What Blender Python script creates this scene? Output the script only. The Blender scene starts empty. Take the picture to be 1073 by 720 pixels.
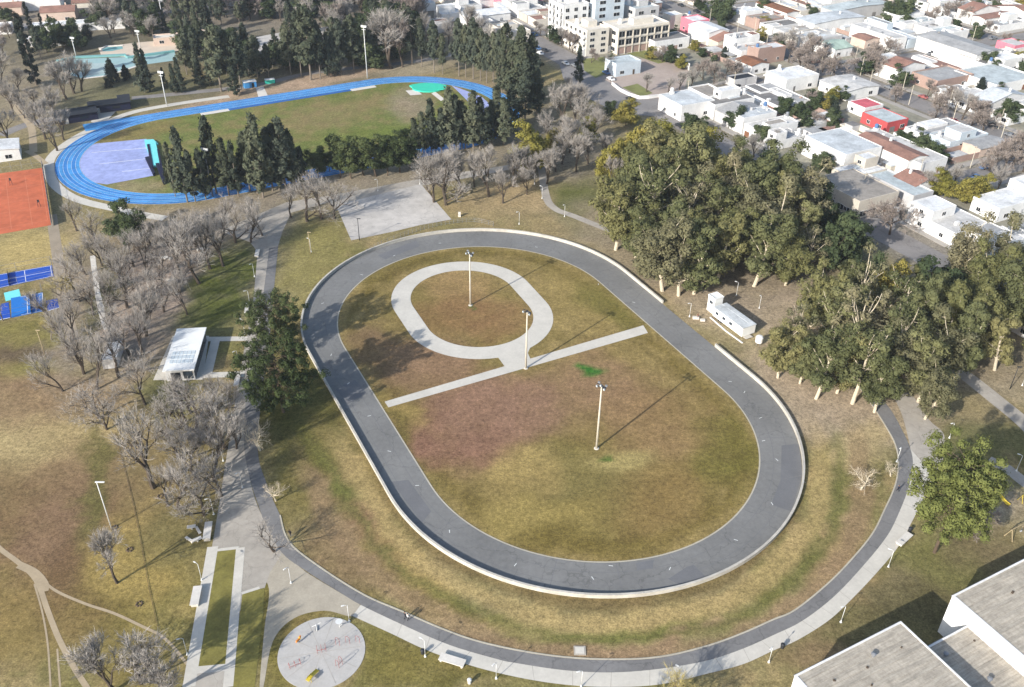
import bpy, math, random
import numpy as np
from mathutils import Vector, Matrix
PI = math.pi; R = math.radians
rng = random.Random(7)
scn = bpy.context.scene
C = scn.collection

# ---------------------------------------------------------------- camera model (ground points from bearings)
F, TH, RO, HC = 961.24, 0.5955, 0.01457, 128.15
PW, PH = 1073, 720
_c, _s = math.cos(RO), math.sin(RO)
def G(px, py, z=0.0):
    u = px - PW/2; v = -(py - PH/2)
    x = _c*u - _s*v; y = _s*u + _c*v
    d = (x, F*math.cos(TH) + y*math.sin(TH), -F*math.sin(TH) + y*math.cos(TH))
    t = (z - HC)/d[2]
    return Vector((d[0]*t, d[1]*t, z))
def Pv(X, Y, Z):
    Z = Z - HC
    fw = Y*math.cos(TH) - Z*math.sin(TH); up = Y*math.sin(TH) + Z*math.cos(TH)
    x = F*X/fw; y = F*up/fw
    return _c*x + _s*y + PW/2, PH/2 - (-_s*x + _c*y)
def hgt(b, ty):
    p = G(*b); lo, hi = 0.0, 90.0
    for _ in range(40):
        m = (lo + hi)/2
        if Pv(p.x, p.y, m)[1] > ty: lo = m
        else: hi = m
    return lo
GA = R(28); UA = Vector((math.cos(GA), math.sin(GA), 0)); VA = Vector((-math.sin(GA), math.cos(GA), 0))
def UV(u, v, z=0): return UA*u + VA*v + Vector((0, 0, z))
def toUV(p): return p.dot(UA), p.dot(VA)

# ---------------------------------------------------------------- materials
def lin(c):
    out = []
    for k in c:
        k = k/255
        out.append(k/12.92 if k <= .04045 else ((k + .055)/1.055)**2.4)
    return out
KA = .80
def A(*c): return [min(.82, k*KA) for k in lin(c)]
def nodes(m):
    m.use_nodes = True
    return m.node_tree.nodes, m.node_tree.links
def mat(name, col, rough=.9, var=.14, scale=.25, scale2=2.5, bump=0.0, spec=.25, metal=0, coat=None, obj=False):
    m = bpy.data.materials.new(name); n, l = nodes(m)
    b = n['Principled BSDF']; b.inputs['Roughness'].default_value = rough
    b.inputs['Specular IOR Level'].default_value = spec; b.inputs['Metallic'].default_value = metal
    if var <= 0:
        b.inputs['Base Color'].default_value = (*col, 1); return m
    if obj:
        vec = n.new('ShaderNodeTexCoord').outputs['Object']
    else:
        vec = n.new('ShaderNodeNewGeometry').outputs['Position']
    fac = None
    for sc, w in ((scale, .6), (scale2, .4)):
        t = n.new('ShaderNodeTexNoise'); t.inputs['Scale'].default_value = sc; t.inputs['Detail'].default_value = 5
        t.inputs['Roughness'].default_value = .65
        l.new(vec, t.inputs['Vector'])
        mr = n.new('ShaderNodeMapRange'); mr.inputs[1].default_value = .25; mr.inputs[2].default_value = .75
        mr.inputs[3].default_value = -w*var*2; mr.inputs[4].default_value = w*var*2
        l.new(t.outputs['Fac'], mr.inputs[0])
        if fac is None: fac = mr.outputs[0]
        else:
            ad = n.new('ShaderNodeMath'); l.new(fac, ad.inputs[0]); l.new(mr.outputs[0], ad.inputs[1]); fac = ad.outputs[0]
    ad = n.new('ShaderNodeMath'); ad.inputs[1].default_value = 1; l.new(fac, ad.inputs[0])
    mx = n.new('ShaderNodeMix'); mx.data_type = 'RGBA'; mx.blend_type = 'MULTIPLY'; mx.inputs[0].default_value = 1
    mx.inputs[6].default_value = (*col, 1)
    cb = n.new('ShaderNodeCombineColor')
    for i in range(3): l.new(ad.outputs[0], cb.inputs[i])
    l.new(cb.outputs[0], mx.inputs[7]); l.new(mx.outputs[2], b.inputs['Base Color'])
    if bump > 0:
        bp = n.new('ShaderNodeBump'); bp.inputs['Strength'].default_value = bump; bp.inputs['Distance'].default_value = .05
        l.new(fac, bp.inputs['Height']); l.new(bp.outputs[0], b.inputs['Normal'])
    return m
def leafmat(name, col, col2, trans=.25):
    m = bpy.data.materials.new(name); n, l = nodes(m)
    n.remove(n['Principled BSDF']); out = n['Material Output']
    tc = n.new('ShaderNodeTexCoord'); oi = n.new('ShaderNodeObjectInfo')
    t = n.new('ShaderNodeTexNoise'); t.inputs['Scale'].default_value = .45; t.inputs['Detail'].default_value = 4
    l.new(tc.outputs['Object'], t.inputs['Vector'])
    mr = n.new('ShaderNodeMapRange'); mr.inputs[1].default_value = .3; mr.inputs[2].default_value = .7
    l.new(t.outputs['Fac'], mr.inputs[0])
    mx = n.new('ShaderNodeMix'); mx.data_type = 'RGBA'; mx.inputs[6].default_value = (*col, 1); mx.inputs[7].default_value = (*col2, 1)
    l.new(mr.outputs[0], mx.inputs[0])
    hs = n.new('ShaderNodeHueSaturation')
    m1 = n.new('ShaderNodeMapRange'); m1.inputs[3].default_value = .485; m1.inputs[4].default_value = .515
    m2 = n.new('ShaderNodeMapRange'); m2.inputs[3].default_value = 1.25; m2.inputs[4].default_value = .75
    l.new(oi.outputs['Random'], m1.inputs[0]); l.new(oi.outputs['Random'], m2.inputs[0])
    l.new(m1.outputs[0], hs.inputs['Hue']); l.new(m2.outputs[0], hs.inputs['Value']); l.new(mx.outputs[2], hs.inputs['Color'])
    d = n.new('ShaderNodeBsdfDiffuse'); tr = n.new('ShaderNodeBsdfTranslucent'); ms = n.new('ShaderNodeMixShader')
    ms.inputs[0].default_value = trans
    l.new(hs.outputs[0], d.inputs[0]); l.new(hs.outputs[0], tr.inputs[0]); l.new(d.outputs[0], ms.inputs[1]); l.new(tr.outputs[0], ms.inputs[2])
    l.new(ms.outputs[0], out.inputs[0])
    return m
M = {}
def col(name, c, **k):
    M[name] = mat(name, A(*c), **k); return M[name]
col('asphalt', (128, 127, 124), var=.17, scale=.07, scale2=1.1, bump=.1, rough=.85)
col('asphalt_patch', (117, 117, 118), var=.10, scale=.2, rough=.85)
col('asphalt_path', (128, 126, 124), var=.17, scale=.15, scale2=1.5, bump=.1)
col('street', (143, 138, 134), var=.16, scale=.1, scale2=1.0)
col('concrete', (208, 202, 190), var=.10, scale=.2, scale2=1.5)
col('concrete_pale', (220, 214, 204), var=.08, scale=.25, scale2=2)
col('concrete_grey', (176, 168, 156), var=.16, scale=.09, scale2=.7)
col('court_slab', (196, 190, 182), var=.20, scale=.06, scale2=.4)
col('kerb', (188, 180, 162), var=.12)
col('wall_conc', (196, 190, 178), var=.16, scale=.3, scale2=2)
col('white_wall', (228, 222, 212), var=.09, scale=.3, scale2=2)
col('white_paint', (240, 240, 236), var=.05)
col('blue_a', (76, 152, 212), var=.14, scale=.06, scale2=.5); col('blue_b', (58, 130, 198), var=.14, scale=.06, scale2=.5); col('blue_c', (48, 106, 176), var=.12)
col('lavender', (162, 172, 218), var=.12, scale=.07, scale2=.5)
col('teal', (60, 205, 175), var=.05); col('turq', (125, 225, 225), var=.06); col('navy', (28, 32, 58), var=.1)
col('clay', (200, 108, 74), var=.16, scale=.12, scale2=.8)
col('clay_line', (214, 136, 104), var=.08)
col('court_blue', (34, 84, 184), var=.10); col('court_blue2', (34, 120, 204), var=.10)
col('pool', (158, 188, 188), var=.10, scale=.1); col('pool_wall', (120, 172, 172), var=.06); col('pool_floor', (172, 190, 188), var=.12, scale=.1)
col('deck', (214, 198, 178), var=.08)
col('dirt', (176, 160, 137), var=.16, scale=.12, scale2=1.0); col('dirt2', (162, 148, 128), var=.16, scale=.2)
col('trail', (178, 160, 132), var=.12, scale=.3)
col('yard', (150, 145, 128), var=.30, scale=.08, scale2=.5)
col('lot_dirt', (178, 162, 150), var=.16, scale=.08); col('lot_grass', (128, 130, 78), var=.25, scale=.2)
col('pavement', (172, 166, 158), var=.14, scale=.2)
col('metal_grey', (150, 152, 155), rough=.5, metal=.4, var=.08); col('metal_dark', (52, 54, 58), rough=.55, var=.08)
col('metal_white', (226, 226, 222), rough=.5, var=.04); col('pole_conc', (205, 196, 178), var=.08, scale=.8)
col('wood', (176, 158, 124), var=.15); col('glass', (60, 70, 82), rough=.12, spec=.6, var=0); col('glass_dark', (34, 38, 44), rough=.2, spec=.5, var=0)
col('skylight', (206, 216, 220), rough=.25, var=.06)
col('red', (168, 100, 96), rough=.5, var=.05); col('yellow', (220, 194, 66), rough=.5, var=.06); col('orange', (220, 140, 60), rough=.5, var=.05)
col('bark', (96, 82, 68), var=.2, scale=1, obj=True); col('bark_pale', (205, 192, 168), var=.16, scale=.7, obj=True); col('bark_grey', (128, 118, 106), var=.18, scale=1, obj=True)
col('bark_bare', (84, 74, 64), var=.2, scale=1, obj=True); col('twig', (166, 159, 151), var=.18, scale=.5, obj=True)
col('twig_brown', (152, 140, 131), var=.15, scale=.5, obj=True); col('twig_pale', (196, 182, 160), var=.12, scale=.5, obj=True); col('twig_gold', (186, 170, 110), var=.12, scale=.5, obj=True)
M['leaf_euc'] = leafmat('leaf_euc', A(132, 134, 94), A(110, 112, 76), .32)
M['leaf_euc3'] = leafmat('leaf_euc3', A(146, 141, 110), A(122, 118, 88), .32)
M['leaf_euc2'] = leafmat('leaf_euc2', A(144, 142, 96), A(120, 118, 78), .32)
M['leaf_con'] = leafmat('leaf_con', A(88, 94, 78), A(70, 78, 68), .2)
M['leaf_con2'] = leafmat('leaf_con2', A(104, 106, 84), A(82, 90, 74), .2)
M['leaf_cyp'] = leafmat('leaf_cyp', A(58, 64, 56), A(46, 54, 48), .1)
M['leaf_dark'] = leafmat('leaf_dark', A(94, 104, 66), A(64, 74, 50), .2)
M['leaf_green'] = leafmat('leaf_green', A(124, 130, 76), A(98, 106, 60), .2)
M['leaf_street'] = leafmat('leaf_street', A(92, 102, 70), A(68, 80, 58), .2)
M['leaf_yel'] = leafmat('leaf_yel', A(160, 150, 78), A(132, 128, 66), .25)
for nm, c in {'w_white': (236, 234, 230), 'w_cream': (224, 216, 202), 'w_grey': (196, 194, 192), 'w_salmon': (210, 188, 172), 'w_pink': (220, 128, 142),
              'w_red': (192, 84, 84), 'w_blue': (204, 214, 220), 'w_yellow': (216, 206, 178), 'w_brick': (170, 144, 132), 'w_stone': (206, 196, 180),
              'r_pale': (204, 201, 196), 'r_grey': (168, 167, 165), 'r_dark': (128, 125, 122), 'r_white': (226, 226, 224), 'r_blue': (200, 204, 205), 'r_tile': (152, 116, 102),
              'r_brown': (136, 94, 70), 'r_sage': (168, 186, 172), 'r_pink': (204, 100, 110), 'r_turq': (188, 196, 196), 'r_brown2': (160, 152, 142), 'dark_fab': (44, 48, 56),
              'r_hall': (178, 172, 162), 'tank_blue': (90, 120, 160)}.items():
    col(nm, c, var=.26 if nm[0] == 'r' else .12, scale=.22, scale2=1.3)
M['w_far'] = M['w_white']

def add_lines(m, scale, width, dark, aniso=None):
    n, l = nodes(m); b = n['Principled BSDF']; src = b.inputs['Base Color'].links[0].from_socket
    pos = n.new('ShaderNodeNewGeometry').outputs['Position']; nz = n.new('ShaderNodeTexNoise'); nz.inputs['Scale'].default_value = .5; nz.inputs['Detail'].default_value = 6
    l.new(pos, nz.inputs['Vector']); ad = n.new('ShaderNodeVectorMath'); ad.operation = 'MULTIPLY_ADD'; ad.inputs[1].default_value = (3, 3, 3); l.new(nz.outputs['Color'], ad.inputs[0]); l.new(pos, ad.inputs[2])
    v = n.new('ShaderNodeTexVoronoi'); v.feature = 'DISTANCE_TO_EDGE'; v.inputs['Scale'].default_value = scale; l.new(ad.outputs[0], v.inputs['Vector'])
    mr = n.new('ShaderNodeMapRange'); mr.inputs[1].default_value = width*.3; mr.inputs[2].default_value = width; mr.inputs[3].default_value = dark; mr.inputs[4].default_value = 1; l.new(v.outputs['Distance'], mr.inputs[0])
    vm = n.new('ShaderNodeVectorMath'); vm.operation = 'SCALE'; l.new(src, vm.inputs[0]); l.new(mr.outputs[0], vm.inputs['Scale']); l.new(vm.outputs[0], b.inputs['Base Color'])
def add_streaks(m, axis, lo, hi):
    n, l = nodes(m); b = n['Principled BSDF']; src = b.inputs['Base Color'].links[0].from_socket
    tc = n.new('ShaderNodeTexCoord'); mp = n.new('ShaderNodeMapping'); mp.inputs['Scale'].default_value = axis; l.new(tc.outputs['Object'], mp.inputs['Vector'])
    t = n.new('ShaderNodeTexNoise'); t.inputs['Scale'].default_value = 1; t.inputs['Detail'].default_value = 7; t.inputs['Roughness'].default_value = .7; l.new(mp.outputs[0], t.inputs['Vector'])
    mr = n.new('ShaderNodeMapRange'); mr.inputs[1].default_value = .3; mr.inputs[2].default_value = .7; mr.inputs[3].default_value = lo; mr.inputs[4].default_value = hi; l.new(t.outputs['Fac'], mr.inputs[0])
    vm = n.new('ShaderNodeVectorMath'); vm.operation = 'SCALE'; l.new(src, vm.inputs[0]); l.new(mr.outputs[0], vm.inputs['Scale']); l.new(vm.outputs[0], b.inputs['Base Color'])
add_lines(M['asphalt'], .11, .012, .78); add_lines(M['asphalt_path'], .16, .02, .8); add_lines(M['street'], .1, .016, .8); add_lines(M['concrete_grey'], .22, .02, .84); add_lines(M['court_slab'], .14, .014, .78)
for nm_ in ('wall_conc', 'blue_a', 'blue_b', 'lavender', 'clay'): add_streaks(M[nm_], (.25, .25, 1.5), .84, 1.14)

# ---------------------------------------------------------------- mesh building
class MB:
    def __init__(s): s.v = []; s.f = []; s.m = []
    def add(s, vs, fs, mi=0):
        b = len(s.v); s.v.extend([tuple(v) for v in vs]); s.f.extend([tuple(b + i for i in f) for f in fs]); s.m.extend([mi]*len(fs))
    def box(s, cx, cy, z0, w, d, h, yaw=0, mi=0, taper=1.0):
        c, n = math.cos(yaw), math.sin(yaw); vs = []
        for z, k in ((z0, 1), (z0 + h, taper)):
            for x, y in ((-w/2, -d/2), (w/2, -d/2), (w/2, d/2), (-w/2, d/2)):
                x *= k; y *= k; vs.append((cx + c*x - n*y, cy + n*x + c*y, z))
        s.add(vs, [(0, 3, 2, 1), (4, 5, 6, 7), (0, 1, 5, 4), (1, 2, 6, 5), (2, 3, 7, 6), (3, 0, 4, 7)], mi); return s
    def prism(s, poly, z0, z1, mi=0):
        n = len(poly)
        a = sum(poly[i][0]*poly[(i+1) % n][1] - poly[(i+1) % n][0]*poly[i][1] for i in range(n))
        if a < 0: poly = poly[::-1]
        vs = [(p[0], p[1], z0) for p in poly] + [(p[0], p[1], z1) for p in poly]
        s.add(vs, [tuple(range(n))[::-1], tuple(range(n, 2*n))] + [(i, (i+1) % n, n + (i+1) % n, n + i) for i in range(n)], mi); return s
    def sheet(s, poly, z, mi=0):
        n = len(poly); a = sum(poly[i][0]*poly[(i+1) % n][1] - poly[(i+1) % n][0]*poly[i][1] for i in range(n))
        if a < 0: poly = poly[::-1]
        s.add([(p[0], p[1], z) for p in poly], [tuple(range(n))], mi); return s
    def tube(s, pts, rad, n=6, mi=0, cap=True):
        pts = [Vector(p) for p in pts]; b = len(s.v); k = len(pts); prev = None
        for i, p in enumerate(pts):
            d = (pts[min(i+1, k-1)] - pts[max(i-1, 0)]); d = d.normalized() if d.length > 1e-9 else Vector((0, 0, 1))
            if prev is None:
                a = Vector((1, 0, 0)) if abs(d.x) < .8 else Vector((0, 1, 0)); e = d.cross(a).normalized()
            else:
                e = (prev - d*prev.dot(d)); e = e.normalized() if e.length > 1e-6 else d.orthogonal().normalized()
            prev = e; g = d.cross(e); r = rad[i] if hasattr(rad, '__len__') else rad
            for j in range(n):
                t = 2*PI*j/n; s.v.append(tuple(p + e*(r*math.cos(t)) + g*(r*math.sin(t))))
        for i in range(k-1):
            for j in range(n):
                s.f.append((b+i*n+j, b+i*n+(j+1) % n, b+(i+1)*n+(j+1) % n, b+(i+1)*n+j)); s.m.append(mi)
        if cap:
            s.f.append(tuple(b+j for j in range(n))[::-1]); s.f.append(tuple(b+(k-1)*n+j for j in range(n))); s.m += [mi, mi]
        return s
    def lathe(s, cx, cy, prof, n=16, mi=0):
        b = len(s.v)
        for r, z in prof:
            for j in range(n):
                t = 2*PI*j/n; s.v.append((cx + r*math.cos(t), cy + r*math.sin(t), z))
        for i in range(len(prof)-1):
            for j in range(n):
                s.f.append((b+i*n+j, b+i*n+(j+1) % n, b+(i+1)*n+(j+1) % n, b+(i+1)*n+j)); s.m.append(mi)
        s.f.append(tuple(b+(len(prof)-1)*n+j for j in range(n))); s.m.append(mi); return s
    def mesh(s, name, mats, smooth=False):
        me = bpy.data.meshes.new(name); me.from_pydata(s.v, [], s.f)
        for m in (mats if isinstance(mats, (list, tuple)) else [mats]): me.materials.append(M[m] if isinstance(m, str) else m)
        if any(s.m): me.polygons.foreach_set('material_index', s.m)
        if smooth: me.polygons.foreach_set('use_smooth', [True]*len(s.f))
        me.update(); return me
    def obj(s, name, mats, parent=None, smooth=False):
        o = bpy.data.objects.new(name, s.mesh(name, mats, smooth)); C.objects.link(o)
        if parent: o.parent = parent
        return o
def tag(o, label=None, cat=None, group=None, kind=None):
    if label: o['label'] = label
    if cat: o['category'] = cat
    if group: o['group'] = group
    if kind: o['kind'] = kind
    return o
def thing(name, label, cat, loc=(0, 0, 0), rotz=0, group=None):
    o = bpy.data.objects.new(name, None); C.objects.link(o); o.location = loc; o.rotation_euler = (0, 0, rotz)
    o.empty_display_size = .3
    return tag(o, label, cat, group)
def part(name, me, parent, label=None):
    o = bpy.data.objects.new(name, me); C.objects.link(o); o.parent = parent
    if label: o['label'] = label
    return o
def dup(root, loc, rotz, label, group=None, sc=None):
    r = root.copy(); C.objects.link(r); r.location = loc; r.rotation_euler = (0, 0, rotz); r['label'] = label
    if group: r['group'] = group
    if sc: r.scale = sc
    for ch in root.children:
        c = ch.copy(); C.objects.link(c); c.parent = r
        for g in ch.children:
            d = g.copy(); C.objects.link(d); d.parent = c
    return r
def struct(o, label=None): return tag(o, label, None, None, 'structure')
def smooth_line(pts, k=5):
    pts = [Vector(p) for p in pts]
    if len(pts) < 3: return pts
    out = []
    for i in range(len(pts)-1):
        p0 = pts[max(i-1, 0)]; p1 = pts[i]; p2 = pts[i+1]; p3 = pts[min(i+2, len(pts)-1)]
        for j in range(k):
            t = j/k; out.append(.5*((2*p1) + (p2-p0)*t + (2*p0-5*p1+4*p2-p3)*t*t + (3*p1-p0-3*p2+p3)*t**3))
    out.append(pts[-1]); return out
def GL(pts): return [G(*p) for p in pts]
def band_poly(a, b, k=5, sm=True):
    a, b = GL(a), GL(b)
    if sm: a, b = smooth_line(a, k), smooth_line(b, k)
    return a + b[::-1]
def ribbon(mb, line, w, z, mi=0, h=None):
    line = [Vector(p) for p in line]; n = len(line); L = []; Rr = []
    for i, p in enumerate(line):
        d = line[min(i+1, n-1)] - line[max(i-1, 0)]; d.z = 0; d.normalize(); q = Vector((-d.y, d.x, 0))
        L.append(p + q*w/2); Rr.append(p - q*w/2)
    b = len(mb.v)
    if h is None:
        for i in range(n): mb.v += [(L[i].x, L[i].y, z), (Rr[i].x, Rr[i].y, z)]
        for i in range(n-1): mb.f.append((b+2*i, b+2*i+1, b+2*i+3, b+2*i+2)); mb.m.append(mi)
    else:
        for i in range(n): mb.v += [(L[i].x, L[i].y, z), (Rr[i].x, Rr[i].y, z), (L[i].x, L[i].y, z+h), (Rr[i].x, Rr[i].y, z+h)]
        for i in range(n-1):
            a = b+4*i; c = a+4
            mb.f += [(a+2, a+3, c+3, c+2), (a+1, c+1, c+3, a+3), (a, a+2, c+2, c)]; mb.m += [mi]*3
        mb.f += [(b, b+1, b+3, b+2), (c, c+2, c+3, c+1)]; mb.m += [mi]*2
    return mb
def stadium(cx, cy, yaw, L, r, n=64):
    u = Vector((math.cos(yaw), math.sin(yaw), 0)); v = Vector((-u.y, u.x, 0)); c = Vector((cx, cy, 0)); out = []
    for k in range(n+1):
        t = -PI/2 + PI*k/n; out.append(c + u*(L/2 + r*math.cos(t)) + v*(r*math.sin(t)))
    for k in range(n+1):
        t = PI/2 + PI*k/n; out.append(c + u*(-L/2 + r*math.cos(t)) + v*(r*math.sin(t)))
    return out
def ring(mb, a, b, z, mi=0, closed=True, h0=None):
    n = len(a); base = len(mb.v)
    for i in range(n): mb.v += [(a[i].x, a[i].y, z), (b[i].x, b[i].y, z)]
    for i in range(n if closed else n-1):
        j = (i+1) % n; mb.f.append((base+2*i, base+2*i+1, base+2*j+1, base+2*j)); mb.m.append(mi)
    return mb

# ---------------------------------------------------------------- ground sheet with its own soil and grass colours
nr = np.random.RandomState(3)
LAT = nr.rand(512, 512)
def vnoise(X, Y, s):
    x = X*s + 1000.3; y = Y*s + 1000.7; xi = np.floor(x).astype(int); yi = np.floor(y).astype(int)
    fx = x-xi; fy = y-yi; fx = fx*fx*(3-2*fx); fy = fy*fy*(3-2*fy); g = lambda a, b: LAT[a % 512, b % 512]
    return (g(xi, yi)*(1-fx)+g(xi+1, yi)*fx)*(1-fy) + (g(xi, yi+1)*(1-fx)+g(xi+1, yi+1)*fx)*fy
def fbm(X, Y, s, o=4):
    t = 0; a = .5; n = 0
    for k in range(o):
        t = t + a*vnoise(X+37*k, Y-19*k, s); n += a; s *= 2.1; a *= .55
    return t/n
def lines(spec):
    out = [spec[0][0]]
    for a, b, st in spec:
        n = max(1, round((b-a)/st)); out += [a+(b-a)*(i+1)/n for i in range(n)]
    return np.array(out)
gx = lines([(-4000, -1000, 600), (-1000, -400, 100), (-400, -230, 10), (-230, -130, 1.8), (-130, 130, 1.0), (130, 230, 2.2), (230, 600, 8), (600, 1200, 100), (1200, 4000, 560)])
gy = lines([(-1500, -300, 400), (-300, 40, 40), (40, 80, 8), (80, 250, 1.0), (250, 420, 2.2), (420, 640, 8), (640, 1200, 80), (1200, 5000, 600)])
X, Y = np.meshgrid(gx, gy)
wx = (fbm(X, Y, .09)-.5)*14; wy = (fbm(X+200, Y+90, .09)-.5)*14
PX, PY = Pv(X+wx, Y+wy, np.zeros_like(X)); back = Y < 20; PX[back] = 500; PY[back] = 1500
PX0, PY0 = Pv(X, Y, np.zeros_like(X))
uu = X*UA.x + Y*UA.y; vv = X*VA.x + Y*VA.y
def cc(*c): return np.array(A(*c))
N1 = fbm(X, Y, .05); N2 = fbm(X+500, Y, .25); N3 = fbm(X, Y+300, .6, 3)
base = cc(148, 136, 92)[None, None, :]*np.ones(X.shape+(1,))
def mixc(c, m):
    global base
    m = np.clip(m, 0, 1)[..., None]; base = base*(1-m) + np.array(c)*m
mixc(cc(122, 118, 66), np.clip((N1-.45)*4, 0, .8)); mixc(cc(168, 148, 104), np.clip((N2-.52)*4, 0, .7))
def blob(x, y, rx, ry, c, s=1.0, rot=0.0, hard=2.2):
    a = R(rot); dx = PX-x; dy = PY-y; ex = (dx*math.cos(a)+dy*math.sin(a))/rx; ey = (-dx*math.sin(a)+dy*math.cos(a))/ry
    m = s*np.exp(-(ex*ex+ey*ey)**hard*.7)*(.65+.7*N2); mixc(cc(*c), m)
def wst(cx, cy, yaw, L):
    dx = X-cx; dy = Y-cy; a = dx*math.cos(yaw)+dy*math.sin(yaw); b = -dx*math.sin(yaw)+dy*math.cos(yaw)
    return np.hypot(a-np.clip(a, -L/2, L/2), b)
SK = (4.04, 178.67, -1.0936, 54.75); BT = (-79.49, 330.04, .5174, 85.32)
STRAW = (180, 162, 114); RED = (140, 114, 88); OLV = (112, 106, 54); GRN = (98, 104, 50); BRN = (132, 108, 76); TAN = (178, 161, 136); PINK = (168, 152, 136); GREYG = (146, 136, 116)
# wide zones
blob(60, 500, 130, 150, BRN, .9); blob(40, 440, 120, 50, STRAW, .9, -8); blob(30, 415, 90, 28, RED, .7); blob(95, 375, 90, 16, (140, 138, 70), .7, -5); blob(60, 360, 90, 10, (98, 86, 70), .8, -6)
blob(75, 560, 45, 80, RED, .75, 12); blob(85, 620, 30, 60, (112, 90, 62), .7, 10); blob(20, 660, 50, 50, (150, 128, 76), .7); blob(130, 660, 50, 60, (136, 122, 66), .8)
blob(150, 590, 40, 60, (166, 146, 84), .9); blob(95, 510, 14, 60, (104, 104, 54), .8, -8); blob(200, 610, 30, 70, (146, 132, 72), .6)
blob(200, 280, 90, 60, PINK, .95, -10); blob(130, 330, 70, 70, PINK, .85); blob(240, 300, 32, 60, GRN, .95, 25); blob(215, 330, 40, 16, GRN, .8, -15); blob(105, 320, 14, 60, (104, 104, 66), .8, 10)
blob(70, 330, 22, 90, (150, 138, 118), .8); blob(30, 262, 45, 18, (188, 168, 108), .95, -12); blob(30, 345, 50, 10, (132, 126, 66), .8)
blob(180, 425, 34, 40, (112, 116, 70), .85); blob(165, 480, 50, 50, (138, 124, 84), .7); blob(190, 560, 30, 40, (120, 112, 72), .7)
blob(45, 130, 60, 60, (150, 138, 98), .8); blob(110, 95, 60, 16, (112, 116, 66), .9, -8); blob(30, 80, 50, 50, (158, 146, 128), .8); blob(90, 60, 110, 60, (134, 126, 104), .6); blob(250, 25, 300, 46, (112, 108, 90), .9); blob(220, 88, 130, 10, (104, 104, 76), .8, -12)
blob(350, 75, 160, 20, (134, 126, 104), .85, -12); blob(320, 86, 130, 6, (186, 162, 136), .9, -12); blob(450, 65, 50, 10, (184, 172, 146), .6, -10); blob(500, 85, 40, 22, (150, 136, 106), .8, 20)
blob(330, 205, 200, 24, (150, 140, 122), .9, -14); blob(320, 270, 34, 60, (146, 138, 80), .8, 20); blob(345, 215, 30, 14, (150, 136, 104), .6)
blob(570, 160, 90, 60, GREYG, .9); blob(540, 208, 60, 18, (172, 152, 112), .9, -6); blob(604, 207, 26, 18, GRN, 1, 10); blob(590, 250, 60, 14, (160, 142, 100), .7, 25)
blob(760, 290, 130, 50, TAN, .95, 22); blob(700, 240, 90, 50, (150, 140, 118), .8); blob(800, 250, 110, 60, (140, 130, 110), .8); blob(850, 400, 80, 50, TAN, .85, 25); blob(890, 430, 70, 40, TAN, .7)
blob(980, 400, 110, 60, TAN, .7); blob(1000, 330, 110, 80, (146, 136, 114), .8); blob(1030, 430, 60, 20, (152, 138, 96), .8, 20); blob(775, 345, 26, 12, (186, 172, 128), .8, 35); blob(900, 470, 36, 24, STRAW, .7); blob(866, 500, 10, 50, (110, 112, 62), .6, 8)
blob(1045, 535, 40, 26, TAN, .9); blob(1020, 470, 60, 24, (112, 112, 70), .8); blob(975, 590, 50, 30, (122, 120, 70), .9); blob(945, 620, 40, 24, (136, 122, 92), .7); blob(960, 650, 120, 40, (96, 92, 60), .7); blob(860, 690, 50, 20, (140, 118, 88), .7); blob(1040, 580, 50, 20, (128, 116, 84), .8)
# bank between skating track and loop path
blob(390, 520, 60, 80, (142, 124, 78), .7, 30); blob(330, 480, 30, 60, (120, 112, 62), .8, 20); blob(370, 520, 14, 16, GRN, .8); blob(350, 590, 50, 24, RED, .6, 35); blob(440, 610, 60, 16, (182, 156, 96), .8, 25); blob(560, 655, 130, 8, STRAW, .8, 3)
blob(640, 657, 130, 8, (116, 118, 60), .8, -4); blob(480, 625, 110, 12, (124, 116, 62), .8, 22); blob(800, 600, 60, 18, (124, 118, 62), .7, -40); blob(600, 645, 150, 9, (176, 156, 102), .7, 0); blob(560, 672, 110, 10, RED, .65, 4); blob(700, 670, 90, 9, (168, 140, 106), .8, -8); blob(870, 590, 40, 40, (172, 144, 104), .7, -50); blob(850, 570, 12, 50, (112, 114, 60), .7, 30); blob(320, 440, 46, 80, (104, 100, 50), .85, 25); blob(300, 470, 20, 60, (96, 98, 48), .6, 25); blob(390, 560, 50, 14, (146, 116, 86), .8, 40); blob(450, 590, 40, 10, (178, 152, 92), .7, 28); blob(300, 500, 24, 40, (130, 118, 70), .7)
blob(440, 690, 60, 26, (128, 118, 60), .8); blob(500, 715, 40, 10, (116, 108, 56), .8); blob(335, 635, 60, 14, (134, 116, 64), .7, -10); blob(270, 660, 26, 60, (126, 116, 56), .85)
# bank outside the track: grass in bands that follow its edge
rO = wst(3.98, 179.6, SK[2], 55.2)-46.2; low = np.clip((PY0-430)/60, 0, 1)*np.clip((960-PX0)/40, 0, 1)*np.clip((PX0-300)/30, 0, 1); wob = (N1-.5)*6+(N2-.5)*2.5
def bandc(c, r0, r1, s_): mixc(cc(*c), np.clip((rO+wob-r0)/1.0, 0, 1)*np.clip((r1-rO-wob)/1.2, 0, 1)*low*s_*np.clip(.45+1.1*N2, 0, 1))
bandc((118, 102, 66), -3, 1.6, .8); bandc((182, 160, 106), 1.4, 6.2, .75); bandc((110, 112, 58), 6.2, 9.4, .7); bandc((154, 130, 98), 9.4, 14.5, .75)
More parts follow.
